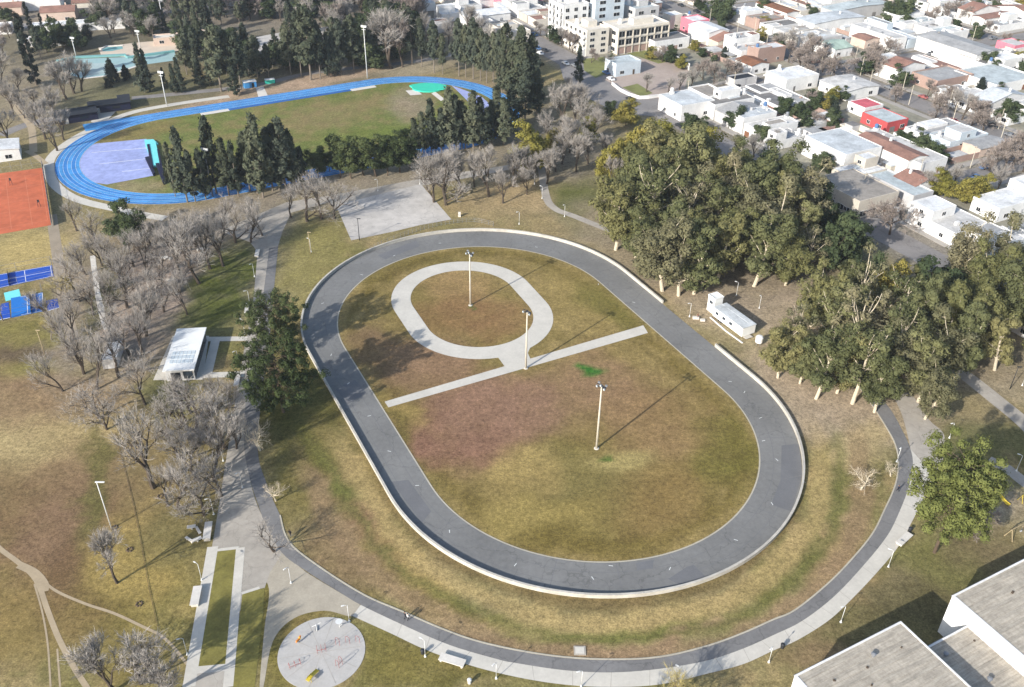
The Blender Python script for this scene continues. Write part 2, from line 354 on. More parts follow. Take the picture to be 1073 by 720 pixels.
# skating infield
rS = wst(*SK); ins = (rS < 36.8)
keep = base.copy(); base = cc(146, 128, 78)[None, None, :]*np.ones(X.shape+(1,))
mixc(cc(166, 146, 92), np.clip((N2-.45)*3.5, 0, .9)); mixc(cc(124, 112, 60), np.clip((N1-.5)*4, 0, .8))
mixc(cc(116, 102, 50), np.clip(1-np.abs(rS-33-(N2-.5)*5)/2.4, 0, 1)*.75); mixc(cc(98, 86, 44), np.clip(1-np.abs(rS-30.5-(N1-.5)*9)/1.6, 0, 1)*.5)
blob(480, 450, 80, 46, (142, 108, 86), 1.0, -10); blob(535, 425, 74, 36, (152, 120, 96), .85); blob(450, 376, 50, 22, (146, 114, 88), .8); blob(590, 520, 110, 30, (120, 106, 60), .7); blob(760, 480, 24, 50, (116, 110, 52), .8); blob(420, 470, 14, 60, (112, 104, 50), .7, -30); blob(400, 370, 36, 26, (132, 108, 80), .8, 20); blob(500, 330, 60, 22, (146, 112, 76), .75); blob(470, 300, 40, 16, (166, 136, 92), .6); blob(640, 400, 60, 30, (154, 124, 94), .75, 15); blob(690, 450, 60, 40, (150, 122, 84), .7)
blob(450, 380, 40, 20, (150, 122, 92), .7); blob(600, 500, 80, 30, (134, 124, 74), .6); blob(640, 480, 30, 14, (180, 164, 104), .7); blob(540, 500, 40, 30, (172, 150, 92), .7); blob(560, 545, 60, 20, (166, 148, 84), .7); blob(420, 430, 26, 14, (160, 140, 80), .7, 40); blob(700, 520, 60, 30, (142, 118, 70), .7)
blob(600, 570, 110, 16, (120, 106, 54), .7); blob(620, 383, 13, 5, (62, 118, 44), 1.2, 10); blob(610, 310, 50, 26, (158, 140, 84), .6, 30); blob(640, 320, 40, 14, (110, 108, 50), .6, 35); blob(493, 321, 5, 2.5, (92, 108, 52), .9); blob(551, 386, 5, 2, (96, 108, 54), .8); blob(624, 470, 5, 2.5, (90, 110, 50), .9)
base = np.where(ins[..., None], base, keep)
# blue stadium infield
rB = wst(*BT); keep = base.copy(); base = cc(116, 126, 66)[None, None, :]*np.ones(X.shape+(1,))
mixc(cc(146, 132, 88), np.clip((N2-.42)*4, 0, .9)*.8); blob(350, 118, 70, 12, (148, 132, 92), .6, -12); blob(390, 140, 60, 8, (112, 128, 56), .7, -8); blob(430, 110, 20, 16, (160, 146, 124), .7); blob(140, 140, 40, 8, (150, 128, 82), .7, -8); blob(140, 197, 30, 6, (158, 144, 110), .8)
base = np.where((rB < 36.3)[..., None], base, keep)
# streets side of town
cityness = np.clip((uu-206)/8, 0, 1)*np.clip((vv-70)/10, 0, 1)
mixc(cc(150, 144, 134), cityness*.85); mixc(cc(126, 122, 108), cityness*np.clip((N2-.5)*5, 0, .6))
far = np.clip((Y-445)/25, 0, 1)*(X > -400); mixc(cc(150, 140, 126), far*.7)
gr_ = base.mean(axis=2, keepdims=True); base = (base*.94 + gr_*.06)*np.array([.94, .91, .89])
base *= (.86+.28*N3)[..., None]; base = np.clip(base, .01, .8)
V = np.stack([X.ravel(), Y.ravel(), np.zeros(X.size)], 1); ny, nx = X.shape
ii = (np.arange(ny-1)[:, None]*nx + np.arange(nx-1)[None, :]).ravel(); FQ = np.stack([ii, ii+1, ii+nx+1, ii+nx], 1)
me = bpy.data.meshes.new('ground'); me.vertices.add(len(V)); me.vertices.foreach_set('co', V.ravel()); me.loops.add(FQ.size); me.loops.foreach_set('vertex_index', FQ.ravel().astype(np.int32))
me.polygons.add(len(FQ)); me.polygons.foreach_set('loop_start', np.arange(0, FQ.size, 4, dtype=np.int32)); me.update(calc_edges=True)
at = me.color_attributes.new('soil', 'FLOAT_COLOR', 'POINT'); at.data.foreach_set('color', np.concatenate([base.reshape(-1, 3), np.ones((X.size, 1))], 1).ravel().astype(np.float32))
gm = bpy.data.materials.new('ground'); n, l = nodes(gm); b = n['Principled BSDF']; b.inputs['Roughness'].default_value = 1; b.inputs['Specular IOR Level'].default_value = .05
atn = n.new('ShaderNodeAttribute'); atn.attribute_name = 'soil'; pos = n.new('ShaderNodeNewGeometry').outputs['Position']
prev = atn.outputs['Color']
for sc, lo, hi in ((1.1, .58, 1.42), (3.2, .56, 1.44), (.22, .82, 1.18)):
    t = n.new('ShaderNodeTexNoise'); t.inputs['Scale'].default_value = sc; t.inputs['Detail'].default_value = 6; t.inputs['Roughness'].default_value = .7; l.new(pos, t.inputs['Vector'])
    mr = n.new('ShaderNodeMapRange'); mr.inputs[1].default_value = .3; mr.inputs[2].default_value = .7; mr.inputs[3].default_value = lo; mr.inputs[4].default_value = hi; l.new(t.outputs['Fac'], mr.inputs[0])
    vm = n.new('ShaderNodeVectorMath'); vm.operation = 'SCALE'; l.new(prev, vm.inputs[0]); l.new(mr.outputs[0], vm.inputs['Scale']); prev = vm.outputs[0]
for sc, e0, e1, k in ((1.9, .56, .63, .74), (.75, .60, .66, 1.20), (.35, .60, .70, .84)):
    t2 = n.new('ShaderNodeTexNoise'); t2.inputs['Scale'].default_value = sc; t2.inputs['Detail'].default_value = 8; t2.inputs['Roughness'].default_value = .75; t2.inputs['Distortion'].default_value = .6; l.new(pos, t2.inputs['Vector'])
    mr = n.new('ShaderNodeMapRange'); mr.inputs[1].default_value = e0; mr.inputs[2].default_value = e1; mr.inputs[3].default_value = 1; mr.inputs[4].default_value = k; l.new(t2.outputs['Fac'], mr.inputs[0])
    vm = n.new('ShaderNodeVectorMath'); vm.operation = 'SCALE'; l.new(prev, vm.inputs[0]); l.new(mr.outputs[0], vm.inputs['Scale']); prev = vm.outputs[0]
l.new(prev, b.inputs['Base Color']); bp = n.new('ShaderNodeBump'); bp.inputs['Strength'].default_value = .5; bp.inputs['Distance'].default_value = .12; l.new(t.outputs['Fac'], bp.inputs['Height']); l.new(bp.outputs[0], b.inputs['Normal'])
me.materials.append(gm); o = bpy.data.objects.new('ground', me); C.objects.link(o); struct(o)

def sheet(name, poly, z, m): return struct(MB().sheet([(p[0], p[1]) for p in poly], z).obj(name, m))

# ---------------------------------------------------------------- skating track
i36, i37, i45 = (stadium(*SK[:2], SK[2], SK[3], r) for r in (36.6, 36.9, 45.6))
SKo = (3.98, 179.6, SK[2], 55.2)
i45 = stadium(*SKo, 45.5); 
struct(ring(MB(), i37, i45, .04).obj('track', 'asphalt'))
struct(ring(MB(), i36, i37, .055).obj('track_kerb', 'kerb'))
def sk_ang(p):   # where along the outer edge a ground point falls
    best = min(range(len(WL)), key=lambda i: (WL[i]-p).length); return best
WL = []
_w = stadium(*SKo, 45.75, 90)
for _i in range(len(_w)):
    _a, _b = _w[_i], _w[(_i+1) % len(_w)]; _k = max(1, int((_b-_a).length/1.6))
    WL += [_a.lerp(_b, _j/_k) for _j in range(_k)]
n_w = len(WL)
a0 = sk_ang(G(697, 318)); a1 = sk_ang(G(750, 361))
lo_, hi_ = min(a0, a1), max(a0, a1); seq = [(hi_+k) % n_w for k in range(n_w-(hi_-lo_)+1)] if hi_-lo_ < n_w/2 else list(range(lo_, hi_+1))
wl = [WL[i] for i in seq]
# concrete parapet, one run per length between joints
mbw = MB(); ribbon(mbw, wl, .36, .0, 0, .84)
pw = thing('parapet_wall', 'long low white concrete parapet curving around the grey skating track', 'wall', wl[0])
def rel(mb, org):
    mb.v = [(x-org[0], y-org[1], z-org[2]) for x, y, z in mb.v]; return mb
rel(mbw, wl[0]).obj('parapet', 'wall_conc', pw); mbc = MB(); ribbon(mbc, wl, .46, .843, 0, .07); rel(mbc, wl[0]).obj('coping', 'wall_conc', pw)

for poly in ([(666, 590), (685, 587), (684, 596), (668, 598)], [(720, 594), (727, 592), (739, 604), (712, 613), (700, 607)], [(819, 467), (837, 465), (841, 498), (818, 502)], [(818, 502.4), (840.5, 498.6), (829, 536), (808, 529)], [(396, 268), (436, 252), (440, 258), (404, 272)], [(352, 408), (372, 398), (384, 412), (364, 424)], [(410, 505), (428, 503), (452, 536), (442, 548)]):
    sheet('asphalt_patch', GL(poly), .048, 'asphalt_patch')
mk = MB()
for x, y, ang in [(797, 438, 30), (814, 482, 0), (809, 528, 20), (771, 566, -20), (702, 596, 10), (621, 606, 90), (640, 593, 10), (540, 592, 60), (471, 557, 40), (437, 509, 10), (408, 473, 10), (387, 436, 10), (365, 402, 20), (347, 372, 0), (338, 318, 20), (379, 288, 30), (413, 268, 30), (461, 255, 20), (562, 259, 5), (627, 298, 20), (664, 317, 0), (765, 400, 30), (780, 411, 0), (800, 462, 0), (842, 505, 15)]:
    p = G(x, y); mk.box(p.x, p.y, .052, .8, .12, .004, R(ang+x*7))
struct(mk.obj('track_markings', 'white_paint'))
# joints of the paving
mj = MB(); uS = Vector((math.cos(SK[2]), math.sin(SK[2]), 0))
for i in range(0, len(i37), 6):
    a, b_ = i37[i], i45[i]; d = (b_-a).normalized(); q = Vector((-d.y, d.x, 0))*.05
    mj.add([(a+q).to_tuple()[:2]+(.0445,), (a-q).to_tuple()[:2]+(.0445,), (b_-q).to_tuple()[:2]+(.0445,), (b_+q).to_tuple()[:2]+(.0445,)], [(0, 1, 2, 3)])
for rr in (39.7, 42.7):
    ring(mj, stadium(4.0, 179.3, SK[2], 55.0, rr), stadium(4.0, 179.3, SK[2], 55.0, rr+.09), .0446)
struct(mj.obj('track_joints', 'asphalt_patch'))
# paths in the infield
RG = (-10.98, 206.37, -1.1329, 11.06)
mb = MB(); ring(mb, stadium(*RG, 14.08), stadium(*RG, 19.24), .04); struct(mb.obj('ring_path', 'concrete'))
sheet('cross_path', GL([(403, 421), (407, 427), (679, 349), (674, 341)]), .034, 'concrete')
sheet('link_path', GL([(521.5, 374), (528, 383), (531, 386.5), (557, 379), (553, 370), (560, 355)]), .037, 'concrete')

# ---------------------------------------------------------------- blue stadium
mb = MB(); W6 = (44.04-36.12)/6
for k in range(6): ring(mb, stadium(*BT, 36.12+W6*k), stadium(*BT, 36.12+W6*(k+1)-.0), .04, k % 2)
struct(mb.obj('running_track', ['blue_a', 'blue_b']))
mb = MB()
for k in range(7): ring(mb, stadium(*BT, 36.12+W6*k-.035), stadium(*BT, 36.12+W6*k+.035), .045)
struct(mb.obj('lane_lines', 'white_paint'))
uB = Vector((math.cos(BT[2]), math.sin(BT[2]), 0)); vB = Vector((-uB.y, uB.x, 0)); cB = Vector((BT[0], BT[1], 0))
def Bp(a, b): return cB + uB*a + vB*b
mb = MB(); mb.sheet([Bp(-72, 36.1), Bp(-41, 36.1), Bp(-41, 44.0), Bp(-72, 44.0)], .036); struct(mb.obj('sprint_chute', 'blue_a'))
mb = MB(); mb.sheet([Bp(-22, 33.8), Bp(36, 33.8), Bp(36, 36.0), Bp(-22, 36.0)], .038); struct(mb.obj('jump_runway', 'blue_c'))
for a in (-30, 32):
    mb = MB(); mb.sheet([Bp(a, 33.2), Bp(a+11, 33.2), Bp(a+11, 35.9), Bp(a, 35.9)], .04); struct(mb.obj('sand_pit', 'concrete_pale'))
mb = MB(); pl = [p for p in stadium(*BT, 36.0) if (p-cB).dot(uB) < -44]; pl.sort(key=lambda p: (p-cB).dot(vB))
pl = [p for p in pl if -34 < (p-cB).dot(vB) < 31]
ex1, ex2 = G(153.5, 145.6), G(161.5, 184); pl2 = [ex2] + [p for p in pl] + [ex1]
pl2 = [ex2, G(112, 193.4)] + [p for p in pl if Pv(p.x, p.y, 0)[1] < 192 and Pv(p.x, p.y, 0)[1] > 151] + [G(101, 150.5), ex1]
struct(mb.sheet(pl2, .03).obj('jump_apron', 'lavender'))
mb = MB()
for a, b_ in (((104, 172), (157, 166)), ((96, 160), (155, 155)), ((128, 180), (160, 176))):
    ribbon(mb, [G(*a), G(*b_)], .25, .035)
struct(mb.obj('apron_lines', 'white_paint'))
mb = MB(); pl = [Bp(50, y) for y in (-20, 12)]
sheet('jump_apron', GL([(473, 89.5), (488, 95), (504, 101), (512, 108), (512, 125), (497, 122), (492, 108), (480, 96)]), .03, 'lavender')
sheet('throw_path', GL([(452, 98), (456, 96), (466, 104), (462, 106)]), .03, 'concrete_pale'); sheet('throw_path', GL([(425, 95), (437, 94), (442, 99), (430, 100)]), .03, 'concrete_pale')
mb = MB(); ribbon(mb, smooth_line(GL([(240, 101), (185, 109), (138, 118), (106, 131), (80, 144), (58, 160), (51, 174), (57, 193), (81, 209), (126, 220), (150, 225), (173, 229)])), 3.4, .03); struct(mb.obj('stadium_path', 'concrete'))
sheet('start_slab', GL([(95, 128), (103, 112), (122, 116), (108, 131)]), .034, 'concrete')
mb = MB(); ribbon(mb, smooth_line(GL([(138, 103), (200, 97), (270, 89), (330, 76), (431, 65), (470, 58), (520, 50)])), 4.2, .03); struct(mb.obj('service_road', 'street'))
mb = MB(); ribbon(mb, smooth_line(GL([(122, 106), (90, 122), (60, 124), (30, 130), (0, 142)])), 5, .03); struct(mb.obj('service_road', 'street'))
mb = MB(); ribbon(mb, smooth_line(GL([(8, 92), (14, 108), (24, 122), (33, 134), (35, 160)])), 2.6, .034); ribbon(mb, smooth_line(GL([(28, 158), (38, 164), (48, 172)])), 2.0, .036); struct(mb.obj('footpath', 'trail'))

# ---------------------------------------------------------------- loop path
inn = [(293.5, 540), (302.7, 567.7), (333, 592.8), (380.7, 623), (421, 640.6), (461, 658), (496.5, 670.8), (540, 681), (590, 688.5), (640.6, 691), (691, 688.5), (741, 677), (779, 663.3), (810, 649.5), (833, 639.4), (866, 613), (891, 587.8), (913.7, 560), (926, 536), (938, 508.5), (941.4, 485), (938, 465.7), (928.8, 448), (916, 428), (903.6, 410), (888, 392), (868, 372)]
mid = [(275, 542), (294, 577.7), (320, 598), (355.5, 620.5), (378, 634), (421, 654.5), (471, 676), (521.6, 691), (540, 694.8), (590, 702.3), (640.6, 704.8), (691, 701), (741.3, 692.2), (779, 679.7), (810, 665.8), (840.7, 650.7), (873.5, 625.6), (903.6, 594), (929, 562.6), (941.4, 538.7), (952, 511), (956.5, 487), (954, 470.7), (946.4, 453), (934, 430.5), (920, 413), (902, 390), (880, 368)]
out = [(369.4, 645.7), (408.4, 663.3), (446, 681), (491.4, 697), (540, 709.3), (590, 717.4), (640, 720), (691, 717.4), (741.3, 706), (779, 696), (810, 682), (835.7, 670.8), (866, 652), (886, 634.4), (916.2, 603), (941.4, 572.7), (956.5, 545), (970, 520), (980, 500)]
LI, LM, LO = (smooth_line(GL(q)) for q in (inn, mid, out))
struct(MB().sheet([p for p in LI + LM[::-1]], .04).obj('loop_path', 'asphalt_path'))
mc = smooth_line(GL([(378, 634)] + mid[5:23]))
struct(MB().sheet(mc + LO[::-1], .032).obj('loop_walk', 'concrete'))
mb = MB(); ribbon(mb, LI, .28, .0, 0, .09); struct(mb.obj('path_kerb', 'kerb'))
sheet('walk', smooth_line(GL([(954, 471), (950, 452), (944, 432), (935, 414)])) + smooth_line(GL([(950, 411), (959, 418), (974, 440.5), (990, 458), (984, 495), (968, 520), (950, 520)])), .028, 'concrete_grey')
mb = MB(); ribbon(mb, smooth_line(GL([(1000, 385), (1022, 401.5), (1045, 420), (1073, 443), (1100, 470)])), 4.2, .03); ribbon(mb, GL([(1036, 482), (1055, 491), (1073, 505), (1100, 525)]), 3, .034); struct(mb.obj('footpath', 'concrete_grey'))
mb = MB(); ribbon(mb, smooth_line(GL([(566, 165), (572, 205), (582, 219), (600, 226), (625, 236), (650, 246)])), 2.6, .03); struct(mb.obj('footpath', 'concrete_grey'))
# joints across the pale walk
mb = MB()
for k in range(6, len(LO)-2, 4):
    p = LO[k]; q = min(mc, key=lambda s: (s-p).length); d = (q-p).normalized(); e = Vector((-d.y, d.x, 0))*.04
    mb.add([(p+e).to_tuple()[:2]+(.0365,), (p-e).to_tuple()[:2]+(.0365,), (q-e).to_tuple()[:2]+(.0365,), (q+e).to_tuple()[:2]+(.0365,)], [(0, 1, 2, 3)])
struct(mb.obj('walk_joints', 'concrete_grey'))

# ---------------------------------------------------------------- promenade, plazas and courts on the west side
cl = [(270, 263), (264.6, 320), (257, 360), (249, 405), (239, 468), (227.7, 540), (222, 574)]
cr = [(282, 260), (276.5, 304), (268, 360), (259, 405), (255.4, 460.7), (261.7, 501), (272, 535), (296, 579)]
ar = [(291.5, 258), (286.7, 306.7), (282, 360), (275, 410), (270, 470.7), (280, 508.5), (293.5, 540)]
struct(MB().sheet(smooth_line(GL(cl)) + smooth_line(GL(cr))[::-1], .03).obj('promenade', 'concrete_grey'))
struct(MB().sheet(smooth_line(GL(cr[:6] + [(275, 542)])) + smooth_line(GL(ar))[::-1], .036).obj('promenade_path', 'asphalt_path'))
struct(MB().sheet(GL([(230, 242), (300, 212), (345, 205), (421, 191), (471, 182), (509, 177), (560, 168), (562, 172), (509, 183), (471, 190), (440, 195), (352, 221), (345, 212), (305, 223), (296, 243), (291, 259), (270, 264), (262, 254), (240, 246)]), .026).obj('park_road', 'concrete_grey'))
struct(MB().sheet(GL([(352, 215), (441, 193), (473, 230), (440, 236), (411, 243), (368, 252)]), .03).obj('paved_court', 'court_slab'))
col('sand', (178, 168, 150), var=.14, scale=.3)
col('disc', (190, 186, 180), var=.10, scale=.4)
struct(MB().sheet(smooth_line(GL([(270, 583), (294, 578), (320, 599), (356, 621), (378, 635), (369, 646), (340, 640), (308, 648), (286, 672), (276, 720), (272, 720), (277, 660), (282, 618), (272, 600)])), .024).obj('dirt_plaza', 'sand'))
struct(MB().sheet(GL([(222, 572), (296, 579), (283, 600), (276, 620), (268, 640), (250, 640), (251, 576)]), .027).obj('plaza', 'concrete_grey'))
gs = M['lot_grass']
struct(MB().sheet(GL([(226, 578), (249, 576), (236, 699), (206, 701)]), .034).obj('grass_strip', mat('strip_grass', A(128, 120, 62), var=.3, scale=.3)))
struct(MB().sheet(GL([(254, 622), (277, 616), (276, 640), (267, 720), (243, 720)]), .034).obj('grass_strip', bpy.data.materials['strip_grass']))
mb = MB(); ribbon(mb, GL([(223, 573), (201, 701), (198, 720)]), 2.0, .038); ribbon(mb, GL([(252, 574), (241, 699), (239, 720)]), 1.6, .039); ribbon(mb, GL([(224, 577), (250, 574)]), .7, .042); ribbon(mb, GL([(199, 703), (242, 699)]), 1.4, .041); ribbon(mb, GL([(253, 622), (272, 616)]), .6, .043); struct(mb.obj('plaza_walk', 'concrete'))
sheet('plaza_walk', GL([(196, 701), (240, 700), (238, 722), (190, 722)]), .03, 'concrete_grey')
sheet('kiosk_slab', GL([(160.5, 398.5), (181, 352), (219, 352), (212.5, 398)]), .034, 'concrete')
mb = MB(); ribbon(mb, GL([(216, 355.5), (259, 355)]), 2, .038); ribbon(mb, GL([(226, 356), (217, 393)]), 2.2, .04); ribbon(mb, GL([(212, 393.5), (256, 392)]), 2.2, .042); struct(mb.obj('kiosk_path', 'concrete'))
mb = MB(); ribbon(mb, smooth_line(GL([(-12, 560), (0, 575), (20, 590), (38, 608), (50, 640), (62, 670), (78, 700), (92, 722)])), .9, .02); ribbon(mb, smooth_line(GL([(44, 608), (60, 620), (90, 633), (120, 643), (150, 657), (170, 667), (185, 682), (196, 696)])), .5, .023); ribbon(mb, smooth_line(GL([(20, 592), (36, 600), (46, 612), (46, 620)])), 1.5, .0215)
ribbon(mb, smooth_line(GL([(36, 612), (44, 640), (50, 675), (53, 720)])), .3, .0225); ribbon(mb, smooth_line(GL([(60, 680), (63, 720)])), .3, .0226); struct(mb.obj('dirt_trail', 'trail'))
mb = MB(); ribbon(mb, smooth_line(GL([(97, 268), (101, 300), (107, 330), (112, 345)])), 1.4, .028); struct(mb.obj('footpath', 'concrete_pale'))
mb = MB(); ribbon(mb, smooth_line(GL([(54, 225), (62, 280), (70, 330), (78, 360)])), 3, .018); struct(mb.obj('dirt_lane', 'dirt2'))
pc = G(337, 683.5); pc_r = 6.92
mb = MB(); mb.lathe(pc.x, pc.y, [(pc_r+.25, 0), (pc_r+.25, .06), (pc_r, .06), (0.01, .075)], 64); struct(mb.obj('exercise_plaza', 'disc'))
mb = MB()
for k in range(10):
    t = 2*PI*k/10+.2; ribbon(mb, [pc+Vector((math.cos(t), math.sin(t), 0))*.5, pc+Vector((math.cos(t), math.sin(t), 0))*(pc_r-.1)], .06, .079)
struct(mb.obj('plaza_joints', 'concrete_grey'))

# ---------------------------------------------------------------- trees
def rv(r):
    while 1:
        v = Vector((r.uniform(-1, 1), r.uniform(-1, 1), r.uniform(-1, 1)))
        if .05 < v.length < 1: return v
def leafquad(mb, p, nrm, s, r, asp=1.6):
    a = nrm.orthogonal().normalized(); a.rotate(Matrix.Rotation(r.uniform(0, 6.28), 3, nrm)); b = nrm.cross(a)
    a = a*(s*asp*.5); b = b*(s*.5)
    k = len(mb.v); mb.v += [tuple(p-a-b*.3), tuple(p-b), tuple(p+a+b*.2), tuple(p+b)]; mb.f.append((k, k+1, k+2, k+3)); mb.m.append(0)
def clump(mb, c, rad, n, s, r, flat=.75, out=.6, asp=1.6):
    for _ in range(n):
        d = rv(r).normalized(); q = r.uniform(.3, 1.08)**.6*(1+.28*math.sin(5*d.x+3*d.y+c.z*3)); p = c + Vector((d.x*rad*q, d.y*rad*q, d.z*rad*q*flat))
        nrm = (d*out + rv(r)*(1-out) + Vector((0, 0, .15))).normalized(); leafquad(mb, p, nrm, s*r.uniform(.7, 1.3), r, asp)
def limb(mb, p, d, L, r0, r1, r, n=5, wob=.15, seg=4, up=0.0):
    pts = [p]; dd = d.normalized()
    for i in range(seg):
        dd = (dd + rv(r)*wob + Vector((0, 0, up))).normalized(); pts.append(pts[-1] + dd*(L/seg))
    mb.tube(pts, [r0 + (r1-r0)*i/seg for i in range(seg+1)], n, 0, False); return pts, dd

def proto_bare(seed, H=12.0, spread=.5, trunk=.28, bark='bark_bare', twig='twig', twigs=1.0, tw=.0115):
    r = random.Random(seed); tb = MB(); cb = MB()
    def twigr(p, d, L):
        q = p + (d + rv(r)*.3).normalized()*L; w = d.cross(rv(r)).normalized()*tw; m = (p+q)/2 + rv(r)*L*.12
        k = len(cb.v); cb.v += [tuple(p-w), tuple(p+w), tuple(m+w*.8), tuple(m-w*.8), tuple(q)]
        cb.f += [(k, k+1, k+2, k+3), (k+3, k+2, k+4)]; cb.m += [0, 0]
    def grow(p, d, L, rad, lev):
        if lev >= 4:
            n = max(2, round(5*twigs))
            seg = 3; pts = [p]; dd = d
            for i in range(seg):
                dd = (dd + rv(r)*.3 + Vector((0, 0, .06))).normalized(); pts.append(pts[-1] + dd*(L/seg))
            w = d.cross(rv(r)).normalized()*tw*1.25; k = len(cb.v)
            for q in pts: cb.v += [tuple(q-w), tuple(q+w)]
            for i in range(seg): cb.f.append((k+2*i, k+2*i+1, k+2*i+3, k+2*i+2)); cb.m.append(0)
            for _ in range(n):
                q = pts[0].lerp(pts[-1], r.uniform(.2, 1)); twigr(q, (dd + rv(r)*.9).normalized(), L*r.uniform(.45, .85))
            return
        pts, dd = limb(tb, p, d, L, rad, rad*.6, r, 6 if lev < 2 else 4 if lev < 3 else 3, .17, 4, .03 if lev else .0)
        n = (3, 4, 4, 5)[lev] + r.choice((0, 1))
        for k in range(n):
            f = 1.0 if k < 2 else r.uniform(.45, .95); q = pts[0].lerp(pts[-1], f) if lev > 1 else pts[min(len(pts)-1, int(f*(len(pts)-1)))]
            side = rv(r).normalized(); nd = (dd*(1-spread*.5) + side*spread*(1.15 if k else .6) + Vector((0, 0, .2))).normalized()
            grow(q, nd, L*r.uniform(.66, .86), rad*(.56 if lev < 1 else .46), lev+1)
    grow(Vector((0, 0, -.15)), Vector((r.uniform(-.1, .1), r.uniform(-.1, .1), 1)), H*.26, trunk, 0)
    zs = max(v[2] for v in cb.v); k = H/zs
    for m in (tb, cb): m.v = [(x*k, y*k, z*k) for x, y, z in m.v]
    return tb.mesh('bare_trunk', bark), cb.mesh('bare_twigs', twig), H
def proto_euc(seed, H=24.0, rad=5.5, leaf='leaf_euc', n1=6, base=.18, bark='bark_pale', s=.4, per=125, n2=5, flat=1.0, gap=.0):
    r = random.Random(seed); tb = MB(); cb = MB()
    tr, dd = limb(tb, Vector((0, 0, -.2)), Vector((r.uniform(-.12, .12), r.uniform(-.12, .12), 1)), H*.62, H*.02, H*.008, r, 8, .09, 6)
    tiers = [(f, t) for f in (base, base+.14, base+.3, .62) for t in range(n1-1 if f < .6 else n1-2)]
    for f, t in tiers:
        q0 = tr[min(5, int(f/.62*6))].lerp(tr[min(6, int(f/.62*6)+1)], (f/.62*6) % 1)
        t = 2*PI*t/(n1-1) + r.uniform(-.6, .6) + f*9; up = {True: r.uniform(.5, 1.3), False: r.uniform(1.4, 3.4)}[f < .45]
        d = Vector((math.cos(t), math.sin(t), up)).normalized(); L = rad*r.uniform(.55, 1.4)*(1.0 if f < .6 else 1.35)*(1+.25*(up > 1))
        if r.random() < .16: continue
        pts, d2 = limb(tb, q0, d, L, H*.0062, H*.002, r, 6, .17, 5, .03)
        for q in pts[2:]:
            for k in range(n2-3):
                if r.random() < gap + .32: continue
                e = q + Vector((r.uniform(-1, 1)*rad*.3, r.uniform(-1, 1)*rad*.3, r.uniform(-.35, .4)*rad*.4))
                limb(tb, q, e-q, (e-q).length, H*.0026, H*.001, r, 3, .12, 2)
                clump(cb, e, rad*r.uniform(.17, .34), int(per*r.uniform(.7, 1.3)), s, r, flat*r.uniform(.75, 1.2), .75)
        if r.random() >= gap: clump(cb, pts[-1], rad*r.uniform(.24, .4), int(per*1.4), s, r, flat, .75)
    k = H/max(v[2] for v in cb.v)
    for m in (tb, cb): m.v = [(x*(.5+.5*k), y*(.5+.5*k), z*k) for x, y, z in m.v]
    return tb.mesh('gum_trunk', bark), cb.mesh('gum_crown', leaf), H
def proto_tuft(seed, H=26.0, rad=6.0, leaf='leaf_dark', z0=.3, levels=13, bark='bark', tr_=.9, per=80, s=.36, tall=1.0):
    r = random.Random(seed); tb = MB(); cb = MB()
    tb.tube([(0, 0, -.2), (.15, .1, H*.4), (0, 0, H*.94)], [H*.017, H*.011, H*.003], 8)
    for i in range(levels):
        f = i/(levels-1); z = H*(z0 + (1-z0)*f*.94); R_ = rad*(1.05*math.sin(PI*(.24+.6*(1-f)))**.45)*(.75+.35*r.random())
        n = max(3, int(9*R_/rad)+2)
        for k in range(n):
            t = 2*PI*k/n + r.uniform(-.3, .3)+i; rr = R_*r.uniform(.6, 1.08); e = Vector((math.cos(t)*rr, math.sin(t)*rr, z + rr*.10 + r.uniform(-.5, .6)))
            tb.tube([(0, 0, z-.5), ((e.x)*.6, e.y*.6, z-.35), tuple(e)], [H*.004, H*.003, H*.0015], 4)
            clump(cb, e, r.uniform(.13, .2)*rad*tr_, per, s, r, .72, .85, 1.2)
            if rr > rad*.55: clump(cb, e*.62 + Vector((r.uniform(-.4, .4), r.uniform(-.4, .4), z*.38)), r.uniform(.12, .17)*rad*tr_, int(per*.7), s, r, .8, .8, 1.2)
    clump(cb, Vector((0, 0, H*.97)), rad*.2, per, s, r, .8, .8, 1.2)
    k = H/max(v[2] for v in cb.v)
    for m in (tb, cb): m.v = [(x, y, z*k) for x, y, z in m.v]
    return tb.mesh('tuft_trunk', bark), cb.mesh('tuft_crown', leaf), H
